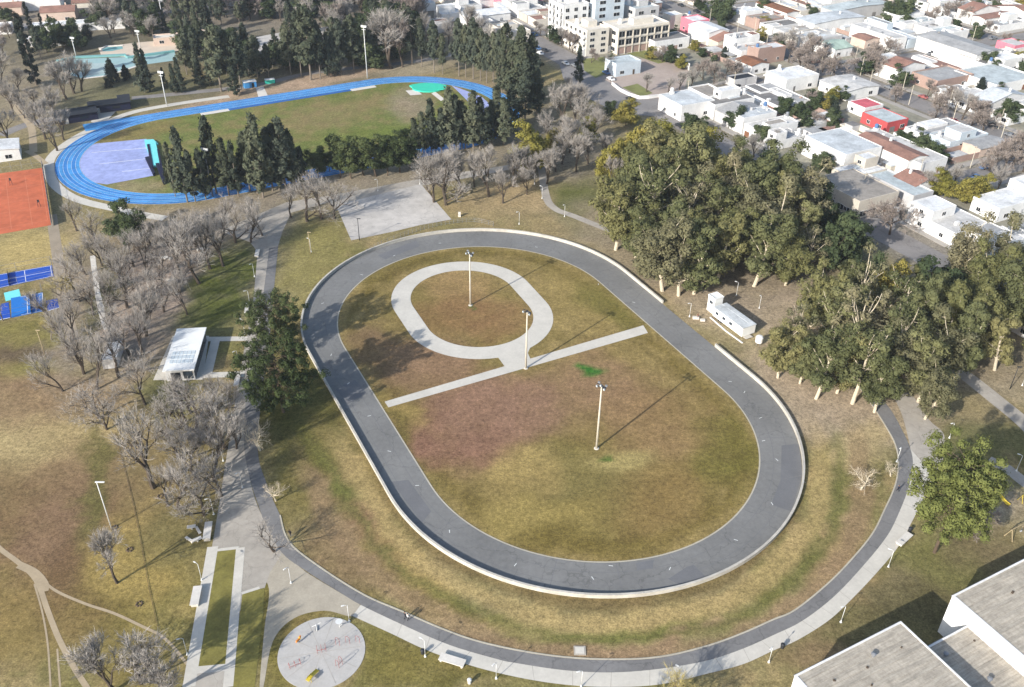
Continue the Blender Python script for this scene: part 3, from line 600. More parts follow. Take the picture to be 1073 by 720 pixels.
def proto_con(seed, H=20.0, rad=3.4, leaf='leaf_con', z0=.16, prof=.75, bark='bark_grey', n=3800, s=.5, lump=.4):
    r = random.Random(seed); tb = MB(); cb = MB(); ph = [r.uniform(0, 6.28) for _ in range(6)]
    tb.tube([(0, 0, -.2), (r.uniform(-.2, .2), r.uniform(-.2, .2), H*.5), (0, 0, H*.96)], [H*.013, H*.008, H*.002], 7)
    nb = 80
    for i in range(nb):
        f = (i+r.random())/nb; z = H*(z0 + (1-z0)*f*.97); R_ = rad*(max(0, 1-f)**prof)*min(1, .55+f*5)*(1 + lump*math.sin(ph[0]+z*1.1)*r.uniform(.5, 1)+ .34*r.uniform(-1, 1))*.95 + .12
        t = r.uniform(0, 6.28); e = Vector((math.cos(t)*R_, math.sin(t)*R_, z + R_*.25*r.uniform(-.2, 1)))
        if i % 3 == 0: tb.tube([(0, 0, z-.3), tuple(e)], [H*.003, H*.001], 3)
        m = int(n/nb)
        for _ in range(m):
            q = r.uniform(.3, 1)**.7; p = Vector((0, 0, z-.3)).lerp(e, q) + Vector((r.gauss(0, .16), r.gauss(0, .16), r.gauss(0, .2)))*rad*.55
            nrm = (Vector((math.cos(t), math.sin(t), .35)) + rv(r)*.8).normalized(); leafquad(cb, p, nrm, s*r.uniform(.6, 1.2), r, 1.9)
    k = H/max(v[2] for v in cb.v)
    for mm in (tb, cb): mm.v = [(x, y, z*k) for x, y, z in mm.v]
    return tb.mesh('conifer_trunk', bark), cb.mesh('conifer_crown', leaf), H
PR = {
 'bare': [proto_bare(1, twigs=.7), proto_bare(2, spread=.62, twigs=.7), proto_bare(3, spread=.42, twigs=.8), proto_bare(4, spread=.55, twigs=.9), proto_bare(5, spread=.7, twigs=.7), proto_bare(6, spread=.5, twigs=.6, trunk=.22), proto_bare(7, spread=.36, twigs=.7, trunk=.24), proto_bare(8, spread=.8, twigs=.6)],
 'bare_fine': [proto_bare(11, spread=.5, twigs=1.4, tw=.019), proto_bare(12, spread=.58, twigs=1.4, tw=.019), proto_bare(13, spread=.42, twigs=1.2, tw=.019)],
 'bare_brown': [proto_bare(21, spread=.55, twigs=1.7, twig='twig_brown', tw=.034), proto_bare(22, spread=.65, twigs=1.7, twig='twig_brown', tw=.034)],
 'bare_pale': [proto_bare(31, spread=.75, twigs=.6, bark='bark_pale', twig='twig_pale', trunk=.34)],
 'bare_gold': [proto_bare(33, spread=.6, twigs=1.0, bark='bark_grey', twig='twig_gold')],
 'euc': [proto_euc(41), proto_euc(48, leaf='leaf_euc3', rad=6.2), proto_euc(49, leaf='leaf_euc3', n1=5, gap=.15), proto_euc(56, n1=6, rad=4.6, base=.12), proto_euc(57, leaf='leaf_euc2', n1=5, rad=5.2, gap=.2), proto_euc(42, n1=7, leaf='leaf_euc2'), proto_euc(43, n1=5, base=.26), proto_euc(44, n1=6, rad=6.2, leaf='leaf_euc2'), proto_euc(45, n1=7, rad=6.0)],
 'euc_thin': [proto_euc(46, n1=6, gap=.5, per=90, leaf='leaf_euc3', base=.24), proto_euc(47, n1=7, gap=.38, per=70, base=.24)],
 'street': [proto_euc(51, H=9, rad=4.2, n1=6, base=.2, leaf='leaf_street', bark='bark', s=.42, per=80, flat=.9), proto_euc(52, H=9, rad=4.6, n1=7, base=.2, leaf='leaf_street', bark='bark', s=.42, per=80)],
 'olive': [proto_euc(53, H=10, rad=4.6, n1=7, base=.22, leaf='leaf_yel', bark='bark', s=.36, per=80)],
 'pine_round': [proto_euc(54, H=11, rad=3.6, n1=6, base=.3, leaf='leaf_dark', bark='bark', s=.3, per=90, flat=.9), proto_euc(55, H=11, rad=3.8, n1=6, base=.34, leaf='leaf_dark', bark='bark', s=.3, per=90)],
 'tuft': [proto_tuft(61, 17, 7.4, 'leaf_dark', .27, 9, tr_=.95, per=180, s=.27), proto_tuft(63, 14, 7.4, 'leaf_dark', .2, 8, tr_=.95, per=180, s=.27)],
 'tuft_green': [proto_tuft(62, 20, 7.2, 'leaf_green', .34, 8, tr_=1.1, per=260, s=.27)],
 'con': [proto_con(71), proto_con(72, rad=3.8, leaf='leaf_con2', lump=.45), proto_con(73, rad=3.1, prof=.6), proto_con(74, rad=3.6, leaf='leaf_con2', prof=.85, lump=.3)],
 'con_tall': [proto_con(75, rad=3.2, z0=.3, prof=.5, lump=.4), proto_con(76, rad=3.6, z0=.28, prof=.45, leaf='leaf_con2', lump=.5)],
 'cyp': [proto_con(81, H=20, rad=2.0, leaf='leaf_cyp', z0=.03, prof=.42, lump=.12, n=3600, s=.42)],
 'cone': [proto_con(82, H=9, rad=3.2, leaf='leaf_cyp', z0=.08, prof=.7, lump=.1, n=3600, s=.4)],
 'spire': [proto_con(83, H=15, rad=2.6, leaf='leaf_con', z0=.06, prof=1.0, lump=.4, n=3000, s=.4)],
}
KIND = {'bare': ('bare_tree', 'grey leafless tree'), 'bare_fine': ('bare_tree', 'fine twigged leafless tree'), 'bare_brown': ('bare_tree', 'brownish leafless tree'), 'bare_pale': ('bare_tree', 'pale barked leafless tree'),
        'bare_gold': ('bare_tree', 'golden twigged leafless tree'), 'euc': ('eucalyptus_tree', 'olive leaved eucalyptus'), 'euc_thin': ('eucalyptus_tree', 'sparse eucalyptus with bare pale limbs'), 'street': ('evergreen_tree', 'dark green leafy tree'),
        'olive': ('evergreen_tree', 'yellowish green leafy tree'), 'pine_round': ('pine_tree', 'round topped dark pine'), 'tuft': ('araucaria_tree', 'dark tufted evergreen'), 'tuft_green': ('tufted_pine', 'bright green tufted pine'),
        'con': ('conifer_tree', 'dark conical conifer'), 'con_tall': ('conifer_tree', 'tall bare stemmed conifer'), 'cyp': ('cypress_tree', 'dark narrow cypress'), 'cone': ('cypress_tree', 'low dark cone shaped evergreen'), 'spire': ('conifer_tree', 'slim spired conifer')}
TREES = []
_pi = {}
def tree(kind, base, height=None, top=None, wide=None, z=0.0, look=None):
    """base: where it stands; height in metres, or from the apparent top; wide: crown breadth factor."""
    p = G(*base, z) if not isinstance(base, Vector) else base
    h = height if height else hgt(base, top)
    k = _pi.get(kind, 0); _pi[kind] = k+1; tm, cm, H0 = PR[kind][k % len(PR[kind])]
    if kind[:3] == 'euc': h *= rng.uniform(.86, 1.12)
    s = h/H0; w = s*(wide or 1.0)*rng.uniform(.92, 1.08)
    nm, base_lab = KIND[kind]
    t = thing(nm, base_lab, 'tree', p, rng.uniform(0, 6.28)); t.scale = (w, w, s)
    if kind[:3] in ('euc', 'bar'): t.rotation_euler.x = rng.uniform(-.07, .07); t.rotation_euler.y = rng.uniform(-.07, .07)
    part('trunk', tm, t); part('crown', cm, t); TREES.append((t, kind, h, look)); return t

# leafless park trees: (foot x, foot y, apparent top y, breadth)
for x, y, ty, w in [(80.5, 242, 203, 1), (108, 268, 220, 1), (107, 279, 238, .9), (118, 284, 240, .9), (83, 316, 263, 1.05), (153.5, 294, 238, .9), (153.5, 352, 281, 1), (172, 327, 279, .8), (189, 290, 223, .95), (209, 297, 230, 1),
                    (220, 282, 225, .95), (234, 279, 213, .95), (247, 254, 208, 1), (263, 254, 206, 1), (275, 247, 203, 1), (322, 232, 180, 1), (337, 230, 177, 1), (350.5, 229, 181, 1.1), (305, 228, 194, 1), (455, 212, 150, .9), (467.5, 215, 152, .95), (483, 199, 150, 1),
                    (102, 408, 352, 1.1), (103, 438, 398, 1.1), (161, 511, 415, 1.0), (152, 424, 380, 1.1), (136, 372, 330, 1.2), (187, 481, 438, 1.2), (205, 457, 396, 1.2), (187.5, 534, 478, 1.2), (224, 501, 438, 1.15), (221, 462, 404, 1.2), (150, 372, 318, 1.0),
                    (237, 470, 415, 1.1), (195, 442, 398, 1.1), (126, 300, 250, 1), (133, 322, 270, 1), (196, 330, 284, .9), (183, 268, 214, 1), (140, 280, 236, .9), (98, 330, 285, 1), (205, 262, 212, .9), (118, 330, 282, .9), (90, 288, 246, .9), (170, 300, 250, .9), (160, 262, 216, .9), (235, 246, 205, .9), (125, 395, 346, 1.1), (176, 455, 410, 1.1), (210, 505, 452, 1.1), (72, 372, 318, 1), (88, 392, 344, 1), (214, 540, 490, 1), (240, 440, 398, .9), (200, 480, 430, 1.1), (232, 520, 472, 1), (228, 428, 386, 1), (200, 432, 392, 1.1), (176, 530, 484, .9), (248, 470, 430, .9), (112, 450, 404, 1), (66, 410, 362, 1), (58, 338, 292, .9), (120, 360, 312, 1), (78, 356, 306, 1)]:
    tree('bare', (x, y), top=ty, wide=w*1.02)
for x, y, ty, w in [(123, 611, 556, .75), (148, 716, 662, 1.3), (172, 733, 680, 1.2), (120, 724, 672, 1.0), (60, 158, 108, 1), (67, 147, 110, 1), (10, 150, 108, 1), (78, 98, 52, 1.3), (86, 96, 56, 1.2), (70, 104, 62, 1.1), (58, 130, 84, 1), (48, 146, 100, 1), (4, 100, 50, 1), (2, 70, 30, 1), (14, 122, 78, .9),
                    (467, 209, 156, .9), (482, 198, 152, .9), (512, 206, 150, .95), (527, 213, 176, 1), (538, 196, 148, .9), (548, 190, 150, 1), (573, 193, 152, 1), (589, 172, 128, 1.1), (590, 134, 84, 1.2), (603, 130, 86, 1.2), (612, 140, 96, 1.1), (598, 112, 78, 1.1), (620, 150, 112, 1), (575, 150, 112, 1), (560, 192, 158, 1), (604, 180, 140, 1), (616, 172, 132, 1), (632, 168, 138, 1), (597, 160, 118, 1), (582, 180, 146, 1), (497, 196, 158, .9), (552, 204, 172, .9), (626, 130, 102, .9), (640, 200, 160, .9)]:
    tree('bare_fine', (x, y), top=ty, wide=w)
tree('bare_fine', (410, 72), top=7, wide=1.15); tree('bare_brown', (422, 70), top=16, wide=.9)
for x, y, h, k, w in [(287.6, 578, 8, 'bare', 1.3), (289, 525, 6, 'bare_pale', 1), (272.5, 472, 9.5, 'bare_pale', 1), (902, 513, 5.5, 'bare_pale', 1.3), (933, 499, 4, 'bare_pale', 1), (694, 748, 8, 'bare_gold', 1.2), (662, 760, 8.5, 'bare_gold', 1.1), (724, 746, 7, 'bare_gold', 1.0)]:
    tree(k, (x, y), height=h, wide=w)
tree('bare_brown', (1026, 552), height=5, wide=1.4); tree('bare_brown', (1016, 562), height=4, wide=1.3)
# eucalyptus groves
for x, y, h, k in [(677, 285, 22, 'euc'), (694, 305, 23, 'euc'), (711, 310, 24, 'euc'), (727, 308, 22, 'euc'), (751, 297, 24, 'euc'), (645, 262, 21, 'euc'), (790, 300, 21, 'euc'), (823, 299, 19, 'euc'), (845, 288, 20, 'euc_thin'),
                   (655, 246, 23, 'euc'), (685, 252, 26, 'euc_thin'), (715, 255, 26, 'euc_thin'), (748, 255, 26, 'euc'), (778, 262, 26, 'euc'), (808, 270, 24, 'euc'), (838, 272, 22, 'euc'), (868, 282, 18, 'street'), (886, 272, 16, 'street'),
                   (652, 210, 22, 'euc'), (685, 210, 25, 'euc'), (716, 216, 26, 'euc'), (746, 220, 26, 'euc'), (776, 226, 26, 'euc'), (806, 236, 25, 'euc'), (836, 246, 23, 'euc'), (862, 252, 17, 'street'), (668, 180, 20, 'olive'), (700, 186, 21, 'olive'), (732, 196, 21, 'olive'), (640, 190, 16, 'olive'), (764, 205, 20, 'euc'), (792, 214, 18, 'street'), (822, 220, 18, 'street'), (848, 236, 15, 'street'), (700, 282, 21, 'euc'), (735, 284, 22, 'euc'), (768, 284, 22, 'euc'), (802, 288, 20, 'euc'), (666, 270, 20, 'euc'), (670, 230, 24, 'euc'), (700, 236, 25, 'euc'), (730, 238, 25, 'euc'), (762, 242, 25, 'euc'), (792, 252, 24, 'euc'), (820, 258, 23, 'euc')]:
    tree(k, (x, y), height=h, wide=1.2 if k[:3] == 'euc' else .9)
for x, y, h, k in [(815, 396, 16, 'euc'), (855, 418, 21, 'euc'), (877, 412, 20, 'euc'), (893, 423, 23, 'euc_thin'), (916, 432, 21, 'euc'), (962, 421, 19, 'euc'), (969, 439, 16, 'euc'), (832, 378, 19, 'euc_thin'), (860, 378, 22, 'euc_thin'), (895, 386, 24, 'euc_thin'), (930, 392, 24, 'euc_thin'), (965, 396, 23, 'euc'), (1002, 394, 20, 'euc'), (1042, 388, 18, 'euc'),
                   (850, 342, 20, 'euc'), (890, 347, 22, 'euc_thin'), (930, 352, 23, 'euc_thin'), (970, 356, 22, 'euc'), (1012, 352, 22, 'euc'), (1052, 346, 22, 'euc'), (1080, 360, 22, 'euc'), (1002, 312, 26, 'euc'), (1040, 302, 26, 'euc'), (1072, 294, 24, 'euc'), (925, 322, 15, 'olive'), (955, 318, 14, 'euc'), (980, 330, 18, 'street'), (1020, 330, 24, 'euc'), (880, 320, 15, 'euc'), (1090, 392, 18, 'euc'), (905, 305, 12, 'street'), (838, 402, 15, 'euc'), (900, 402, 18, 'euc'), (940, 412, 18, 'euc'), (912, 370, 21, 'euc'), (948, 374, 21, 'euc'), (985, 376, 20, 'euc'), (1020, 372, 20, 'euc'), (872, 360, 20, 'euc')]:
    tree(k, (x, y), height=h, wide=1.06 if k[:3] == 'euc' else .9)
for p in PR['euc_thin']: pass
# large single evergreens
tree('tuft', (297, 432), top=358, wide=.96); tree('tuft', (290, 366), top=309, wide=.92); tree('tuft_green', (979, 579), top=473, wide=.82); tree('pine_round', (146, 262), top=213, wide=1.35); tree('street', (130, 250), top=216, wide=1.0); tree('bare_gold', (64, 320), top=286, wide=.9); tree('bare_gold', (54, 356), top=328, wide=.9); tree('bare_gold', (3, 336), top=306, wide=.8)
tree('olive', (556, 179), top=124, wide=.9); tree('olive', (615, 150), top=122, wide=1.0); tree('olive', (656, 132), top=100, wide=1.0); tree('street', (638, 124), top=103, wide=.8); tree('olive', (578, 160), top=132, wide=.8)
# conifers by the stadium
for x, y, ty, w in [(196.6, 212, 131, .86), (184, 206, 147, .7), (227, 203, 120, .9), (276, 207, 116, 1), (300, 201, 121, 1.1), (262, 200, 136, 1), (286, 200, 132, 1), (310, 196, 140, 1), (250, 206, 146, .9), (435, 163, 122, 1), (452, 161, 102, .9), (471, 159, 89, 1), (484, 156, 104, 1.1), (496, 158, 93, 1), (463, 160, 112, 1), (520, 143, 88, 1.5), (536, 138, 88, 1.4), (528, 152, 100, 1.2), (510, 156, 112, 1.0), (545, 112, 26, 1.15), (556, 110, 34, 1.15), (536, 106, 40, 1.0), (550, 128, 62, 1.2), (562, 122, 70, 1), (606, 91, 46, .8), (526, 98, 50, 1), (205, 212, 156, .8), (240, 205, 142, 1), (216, 209, 154, .9), (270, 203, 130, 1), (293, 199, 128, 1), (308, 198, 134, 1.1), (318, 196, 152, 1), (443, 162, 116, 1), (478, 158, 98, 1), (488, 156, 110, 1), (503, 156, 100, 1), (515, 150, 104, 1.1), (456, 161, 124, 1)]:
    tree('con', (x, y), top=ty, wide=w)
for x, y, ty, w in [(334, 186, 155, 1.2), (346, 180, 150, 1.1), (368, 187, 142, 1.1), (394, 185, 139, 1.2), (419, 181, 139, 1.2), (381, 184, 142, 1.1), (406, 184, 144, 1.0), (430, 178, 138, 1.1), (357, 186, 152, 1)]:
    tree('pine_round', (x, y), top=ty, wide=w)
for x, y, ty, w in [(455, 76, 20, .9), (464, 78, 34, .8), (481, 80, 18, .9), (488, 81, 24, .8), (496, 83, 17, .9), (503.5, 85, 28, .9), (510, 87, 34, .9), (517, 87, 32, .9), (523, 88, 30, .9), (530, 89, 22, .9), (442, 70, 24, 1.0), (326, 84, 3, 1.1), (336, 83, 20, .9), (305, 78, 21, 1), (316, 80, 10, .9), (371, 75, 14, 1), (358, 79, 18, .9), (232, 96, 24, 1.1), (253, 95, 32, 1), (243, 92, 30, 1), (432, 68, 10, 1), (400, 66, 14, .9), (390, 70, 20, .9)]:
    tree('con_tall', (x, y), top=ty, wide=w)
for x, y, ty, w in [(152, 97, 43, .9), (157, 96, 50, .9), (173, 92, 70, 1), (190, 97, 59, 1.1), (210, 91, 56, 1.2), (261.5, 82, 46, 1), (271, 79, 49, 1), (345.5, 81, 32, .9), (351, 80, 32, .9), (198, 66, 27, 1.3), (247, 100, 60, 1), (280, 76, 52, 1), (184, 98, 66, 1), (220, 90, 62, 1)]:
    tree('spire', (x, y), top=ty, wide=w)
for x, y, ty, w in [(38, 89, 13, 1.0), (30, 70, 22, 1), (36, 44, 1, .8), (47.5, 41, 13, .9), (56, 41, 15, .9), (66, 41, 22, .9), (219, 38, 0, 1.2), (26, 60, 20, .8)]:
    tree('cyp', (x, y), top=ty, wide=w)
for x, y, ty, w in [(92, 41, 25, 1.2), (119, 87, 60, .9), (133, 84, 67, 1.0), (114, 92, 82, 1.2)]:
    tree('cone', (x, y), top=ty, wide=w)
# mixed planting beyond the pool and the stadium
r2 = random.Random(5)
for i in range(96):
    x = r2.uniform(100, 450); y = r2.uniform(-6, 40) + (8 if x > 300 else 0)
    if 180 < x < 290 and y > 22: continue
    k = r2.choice(['con_tall', 'con', 'street', 'bare_brown', 'bare_fine', 'bare_fine', 'con_tall', 'bare_brown'])
    tree(k, (x, y), height=r2.uniform(12, 21) if k != 'street' else r2.uniform(9, 14), wide=r2.uniform(.9, 1.2))
for x, y, k in [(440, 50, 'con_tall'), (425, 40, 'con'), (400, 44, 'con_tall'), (380, 40, 'street'), (350, 52, 'con_tall'), (365, 58, 'con_tall'), (290, 62, 'con'), (300, 55, 'con_tall'), (286, 72, 'con'), (330, 62, 'con_tall'), (420, 56, 'con'), (385, 62, 'con'), (398, 58, 'street'), (310, 66, 'con'), (450, 58, 'bare_brown'), (470, 48, 'bare_fine'), (490, 40, 'bare_fine'), (505, 52, 'bare_fine'), (520, 60, 'bare_fine'), (484, 60, 'bare_fine'), (375, 68, 'street'), (392, 72, 'street')]:
    tree(k, (x, y), height=r2.uniform(12, 18), wide=1.1)
for x, y, k in [(10, 40, 'bare_brown'), (6, 60, 'bare_brown'), (20, 96, 'bare_fine'), (26, 124, 'bare_fine'), (36, 112, 'bare_fine'), (100, 30, 'street'), (108, 22, 'street'), (120, 34, 'bare_fine'), (132, 30, 'bare_fine'), (150, 36, 'bare_fine'), (116, 40, 'bare_fine'), (8, 22, 'street'), (70, 48, 'street'), (84, 52, 'street'), (140, 38, 'bare_fine'), (162, 42, 'bare_fine')]:
    tree(k, (x, y), height=r2.uniform(8, 13), wide=1.2)

r5 = random.Random(77)
for i in range(210):
    x, y = r5.uniform(40, 430), r5.uniform(-4, 96); pp = G(x, y); rb = math.hypot(0, 0)
    a_ = (pp-cB).dot(uB); b_ = (pp-cB).dot(vB); dist = math.hypot(a_-max(-42.7, min(42.7, a_)), b_)
    if dist < 62 or (50 < x < 192 and 40 < y < 101) or (248 < x < 350 and 26 < y < 60) or (30 < x < 125 and y < 36): continue
    tree(r5.choice(['con_tall', 'con_tall', 'con', 'bare_fine', 'street', 'spire']), (x, y), height=r5.uniform(11, 19), wide=r5.uniform(.9, 1.15))

# ---------------------------------------------------------------- poles and lamps
def flood_pole(label, base, top, nlamps=6, group=None, m='pole_conc', r=.26):
    p = G(*base); h = hgt(base, top); t = thing('floodlight_pole', label, 'floodlight', p, R(-40), group)
    MB().tube([(0, 0, -.1), (0, 0, h*.5), (0, 0, h-.3)], [r, r*.8, r*.58], 10).obj('pole', m, t, True)
    MB().lathe(0, 0, [(.55, 0), (.55, .12), (.4, .18)], 14).obj('footing', 'concrete', t)
    a = MB(); a.box(0, 0, h-.55, 2.2, .12, .14); a.box(0, 0, h-.05, 2.2, .12, .14); a.box(0, .3, h-.62, 1.6, .7, .06); a.tube([(0, 0, h-1.4), (0, 0, h+.3)], .12, 6); a.obj('crossarm', 'metal_dark', t)
    for k in range(nlamps):
        b = MB(); x = -.9+1.8*(k % 3)/2; z = h-.5+.55*(k//3); s = 1 if k % 2 else -1
        b.box(x, s*.3, z-.1, .46, .3, .42, s*.3); b.box(x, s*.47, z-.06, .38, .05, .34, s*.3, 1); b.obj('floodlight_head', ['metal_grey', 'skylight'], t)
    return t
flood_pole('tall pale floodlight pole standing alone in the large grass infield below the cross path', (625, 470), 404)
flood_pole('tall floodlight pole standing on the grass inside the pale ring path', (493, 320), 265)
flood_pole('tall floodlight pole standing where the ring path meets the cross path', (551, 386), 326, 3)
def mast(label, base, top, heads=4, m='metal_white'):
    p = G(*base); h = hgt(base, top); t = thing('stadium_mast', label, 'light mast', p, R(-20))
    MB().tube([(0, 0, -.1), (0, 0, h)], [.24, .13], 8).obj('pole', m, t, True)
    a = MB(); a.box(0, 0, h-.3, 2.4, .2, .16); a.box(0, 0, h-1.3, 1.8, .2, .14); a.obj('crossarm', m, t)
    for k in range(heads): MB().box(-1+2*k/(max(1, heads-1)), .2, h-.15, .5, .4, .6).obj('floodlight_head', 'metal_white' if m != 'metal_dark' else 'metal_grey', t)
mast('tall white light mast behind the far straight of the blue track near the teal pad', (385, 82), 28)
mast('white light mast behind the far straight close to the dark start cabins', (175, 111), 76)
mast('tall grey light mast by the near edge of the blue track, dark conifers around it', (223, 206), 157, 6, 'metal_grey')
mast('white light mast standing on the pool deck beside the small pool', (147, 50), 33)
mast('white light mast behind the pool terrace among bare trees', (172, 28), -6)
mast('white light mast beside the long pool near the bare tree', (80, 60), 40)
def lamp_proto():
    t = thing('park_lamp', '', 'street lamp', (0, 0, 0), 0, 'small white park lamps')
    MB().lathe(0, 0, [(.22, 0), (.22, .06), (.13, .1), (.1, .55), (.075, .6)], 10).obj('base', 'metal_white', t)
    MB().tube([(0, 0, .55), (0, 0, 4.1)], [.06, .042], 8).obj('pole', 'metal_white', t, True)
    a = MB(); a.tube([(0, 0, 4.05), (.2, 0, 4.22), (.55, 0, 4.28)], [.042, .035, .03], 6); a.obj('arm', 'metal_white', t, True)
    h = MB(); h.box(.75, 0, 4.25, .6, .22, .08, 0, 0, .8); h.box(.75, 0, 4.21, .5, .16, .04, 0, 1); h.obj('lamp_head', ['metal_white', 'skylight'], t)
    return t
LP = lamp_proto(); LPn = 0
LAMPS = [((196.5, 686), 'beside the narrow walk at the end of the dirt trail'), ((211.5, 608), 'just above the long white slab bench by the grass strip'), ((305, 611), 'on the sandy plaza next to the loop path bend'), ((366, 651), 'at the start of the pale walk by the round exercise plaza'), ((445.6, 688), 'beside the dark litter bin on the pale walk'), ((520, 711), 'on the pale walk edge just past the broad picnic slab'), ((609, 720), 'at the lowest bend of the pale walk'), ((711, 717), 'by the golden twigged trees at the walk edge'), ((805.6, 694), 'on the walk edge in front of the near hall corner'), ((881, 652), 'on the shaded lawn edge between the walk and the hall'), ((930.8, 594), 'next to the slab bench near the green tufted pine'), ((939.6, 484), 'on the asphalt loop path by the small pale bare tree'), ((994.7, 459), 'on the wide walk above the green tufted pine'), ((1065, 493.5), 'beside the narrow footpath near the yellow slide'), ((266.7, 290), 'on the lawn beside the promenade, highest of the promenade lamps'), ((261.8, 319), 'on the lawn beside the promenade above the kiosk path'), ((256.7, 350), 'at the upper kiosk path where it meets the promenade'), ((250.4, 382.5), 'between the two kiosk paths near the dark evergreen'), ((243, 435), 'beside the promenade below the tufted evergreen'), ((234, 483), 'among bare trees at the promenade edge'), ((254, 511), 'on the middle of the shaded promenade'), ((224, 539), 'at the promenade edge just above the slab seat'), ((568, 208), 'on the footpath north of the track by the green lawn'), ((591.5, 227), 'at the bend of the footpath by the green lawn'), ((544, 235), 'just outside the top of the skating track'), ((771.5, 310), 'on bare earth beside the white trailer'), ((795.5, 323), 'behind the long white trailer'), ((722.5, 332), 'on the dirt at the track opening'), ((326, 264), 'on the lawn beside the promenade bend'), ((1071, 404), 'beside the far footpath by the eucalyptus grove'), ((560, 193), 'among grey bare trees north of the track'), ((440, 193), 'at the corner of the paved court'), ((396, 200), 'on the road edge behind the paved court'), ((104, 292), 'on the pale strip near the blue courts'), ((109, 322), 'on the grass strip east of the blue courts')]
for (x, y), w in LAMPS:
    lab = 'slim white lamp post ' + w
    if LPn == 0: LP.location = G(x, y); LP.rotation_euler.z = R(200); LP['label'] = lab
    else: dup(LP, G(x, y), R((200, 150, 230)[LPn % 3]), lab)
    LPn += 1
def plain_pole(name, label, base, h, m, r=.09, arm=0, cat='pole'):
    t = thing(name, label, cat, G(*base)); MB().tube([(0, 0, -.1), (0, 0, h)], [r, r*.7], 8).obj('pole', m, t, True)
    a = MB(); a.box(arm*.5, 0, h-.12, .5+arm, .26, .16); a.obj('lamp_head', m, t)
plain_pole('lamp_post', 'black lamp post at the lower corner of the paved court', (376.7, 252), 7.2, 'metal_dark', .12, .6, 'street lamp')
plain_pole('lamp_post', 'tall white lamp post on the grass beside the brown field and the thin fence', (117, 554), 12, 'metal_white', .12, 1.2, 'street lamp')
plain_pole('lamp_post', 'dark lamp post by the far footpath at the edge of the eucalyptus grove', (1058, 408), 6.5, 'metal_dark', .1, .6, 'street lamp')
plain_pole('lamp_post', 'tan wooden pole with a small lamp among bare trees near the small white trailer', (94, 357), 6.5, 'wood', .1, .5, 'street lamp')
plain_pole('lamp_post', 'wooden pole standing in the lawn left of the skating track bend', (325.5, 266), 7, 'wood', .12, .6, 'street lamp')
plain_pole('lamp_post', 'grey pole beside the dirt lane below the orange courts', (48, 375), 8, 'wood', .11, .5, 'street lamp')

# ---------------------------------------------------------------- seats and small park things
def slab_bench(label, a, b, w, h=.48, group='concrete slab benches'):
    pa, pb = G(*a), G(*b); mid_ = (pa+pb)/2; L = (pb-pa).length; yaw = math.atan2(pb.y-pa.y, pb.x-pa.x)
    t = thing('slab_bench', label, 'bench', mid_, yaw, group)
    MB().box(0, 0, h-.14, L, w, .14).obj('seat', 'concrete_pale', t)
    for s in (-1, 1): MB().box(s*(L/2-.35), 0, 0, .3, w*.8, h-.14).obj('leg', 'concrete', t)
slab_bench('long white slab bench beside the walk of the narrow grass strip', (204, 637), (208, 617), 1.5, .8)
slab_bench('white slab bench at the shaded promenade edge above the grass strip', (217, 568), (219.5, 550), 1.4, .9)
slab_bench('pale slab bench by the lower kiosk path next to the tufted evergreen', (247.5, 406), (250, 394), 1.2, .6)
slab_bench('pale slab bench at the top of the promenade under bare trees', (269, 270), (270.5, 263), 1.2, .6)
slab_bench('broad picnic slab on the lawn edge of the pale walk', (461, 690), (487, 698), 1.5, .7)
slab_bench('short slab bench beside the walk near the green tufted pine', (941, 572), (953, 561), 1.3, .6)
slab_bench('pale slab bench hidden beside the promenade above the kiosk paths', (258, 329), (260, 319), 1.0, .5)
def ushape(label, p, yaw):
    t = thing('picnic_set', label, 'picnic set', G(*p), yaw)
    MB().box(0, 0, .38, 2.2, .5, .1).obj('seat', 'concrete_pale', t); b = MB(); b.box(1.3, .8, .66, 1.6, .8, .1, 1.2); b.obj('tabletop', 'concrete_pale', t)
    MB().box(-.7, 0, 0, .25, .4, .38).obj('leg', 'concrete', t); MB().box(.7, 0, 0, .25, .4, .38).obj('leg', 'concrete', t); MB().box(1.3, .8, 0, .3, .3, .66).obj('leg', 'concrete', t)
ushape('angular white concrete seat set on grass beside the shaded slab bench', (199, 567), -.6)
ushape('white concrete seat and table on bare earth beneath trees near the promenade', (208, 557), 2.2)
for i, (x, y, lb) in enumerate([(173, 272, 'white concrete table on bare earth among trees nearest the clay courts'), (180, 296, 'pale concrete table with a long shadow, closest to the green lawn'), (212, 263, 'small white concrete table in the grove near the promenade bend'), (184, 306, 'round low concrete table on a pale patch above the kiosk roof')]):
    t = thing('picnic_table', lb, 'table', G(x, y), .4*i, 'concrete tables in the bare grove')
    MB().lathe(0, 0, [(.2, 0), (.18, .66)], 10).obj('pedestal', 'concrete', t); MB().lathe(0, 0, [(.9 if i != 3 else 1.5, .66), (.9 if i != 3 else 1.5, .76)], 18).obj('tabletop', 'concrete_pale' if i != 3 else 'concrete_grey', t)
    for k in range(3):
        a = 2*PI*k/3; MB().box(1.35*math.cos(a), 1.35*math.sin(a), 0, .9, .35, .44, a+PI/2).obj('stool', 'concrete_pale', t)
def bin_(label, p, m='metal_dark'):
    t = thing('litter_bin', label, 'bin', G(*p)); MB().lathe(0, 0, [(.28, .05), (.34, .9), (.36, .95)], 12).obj('barrel', m, t); MB().lathe(0, 0, [(.38, .96), (.2, 1.12)], 12).obj('lid', m, t)
bin_('dark litter bin beside a lamp on the pale walk', (443, 685)); bin_('dark litter bin on the pale walk in front of the near hall corner', (819.5, 679)); bin_('dark litter bin on the lower right walk end of the slab bench', (953, 557)); bin_('small white litter bin on the sloping grass under the picnic slab', (492, 716), 'metal_white')
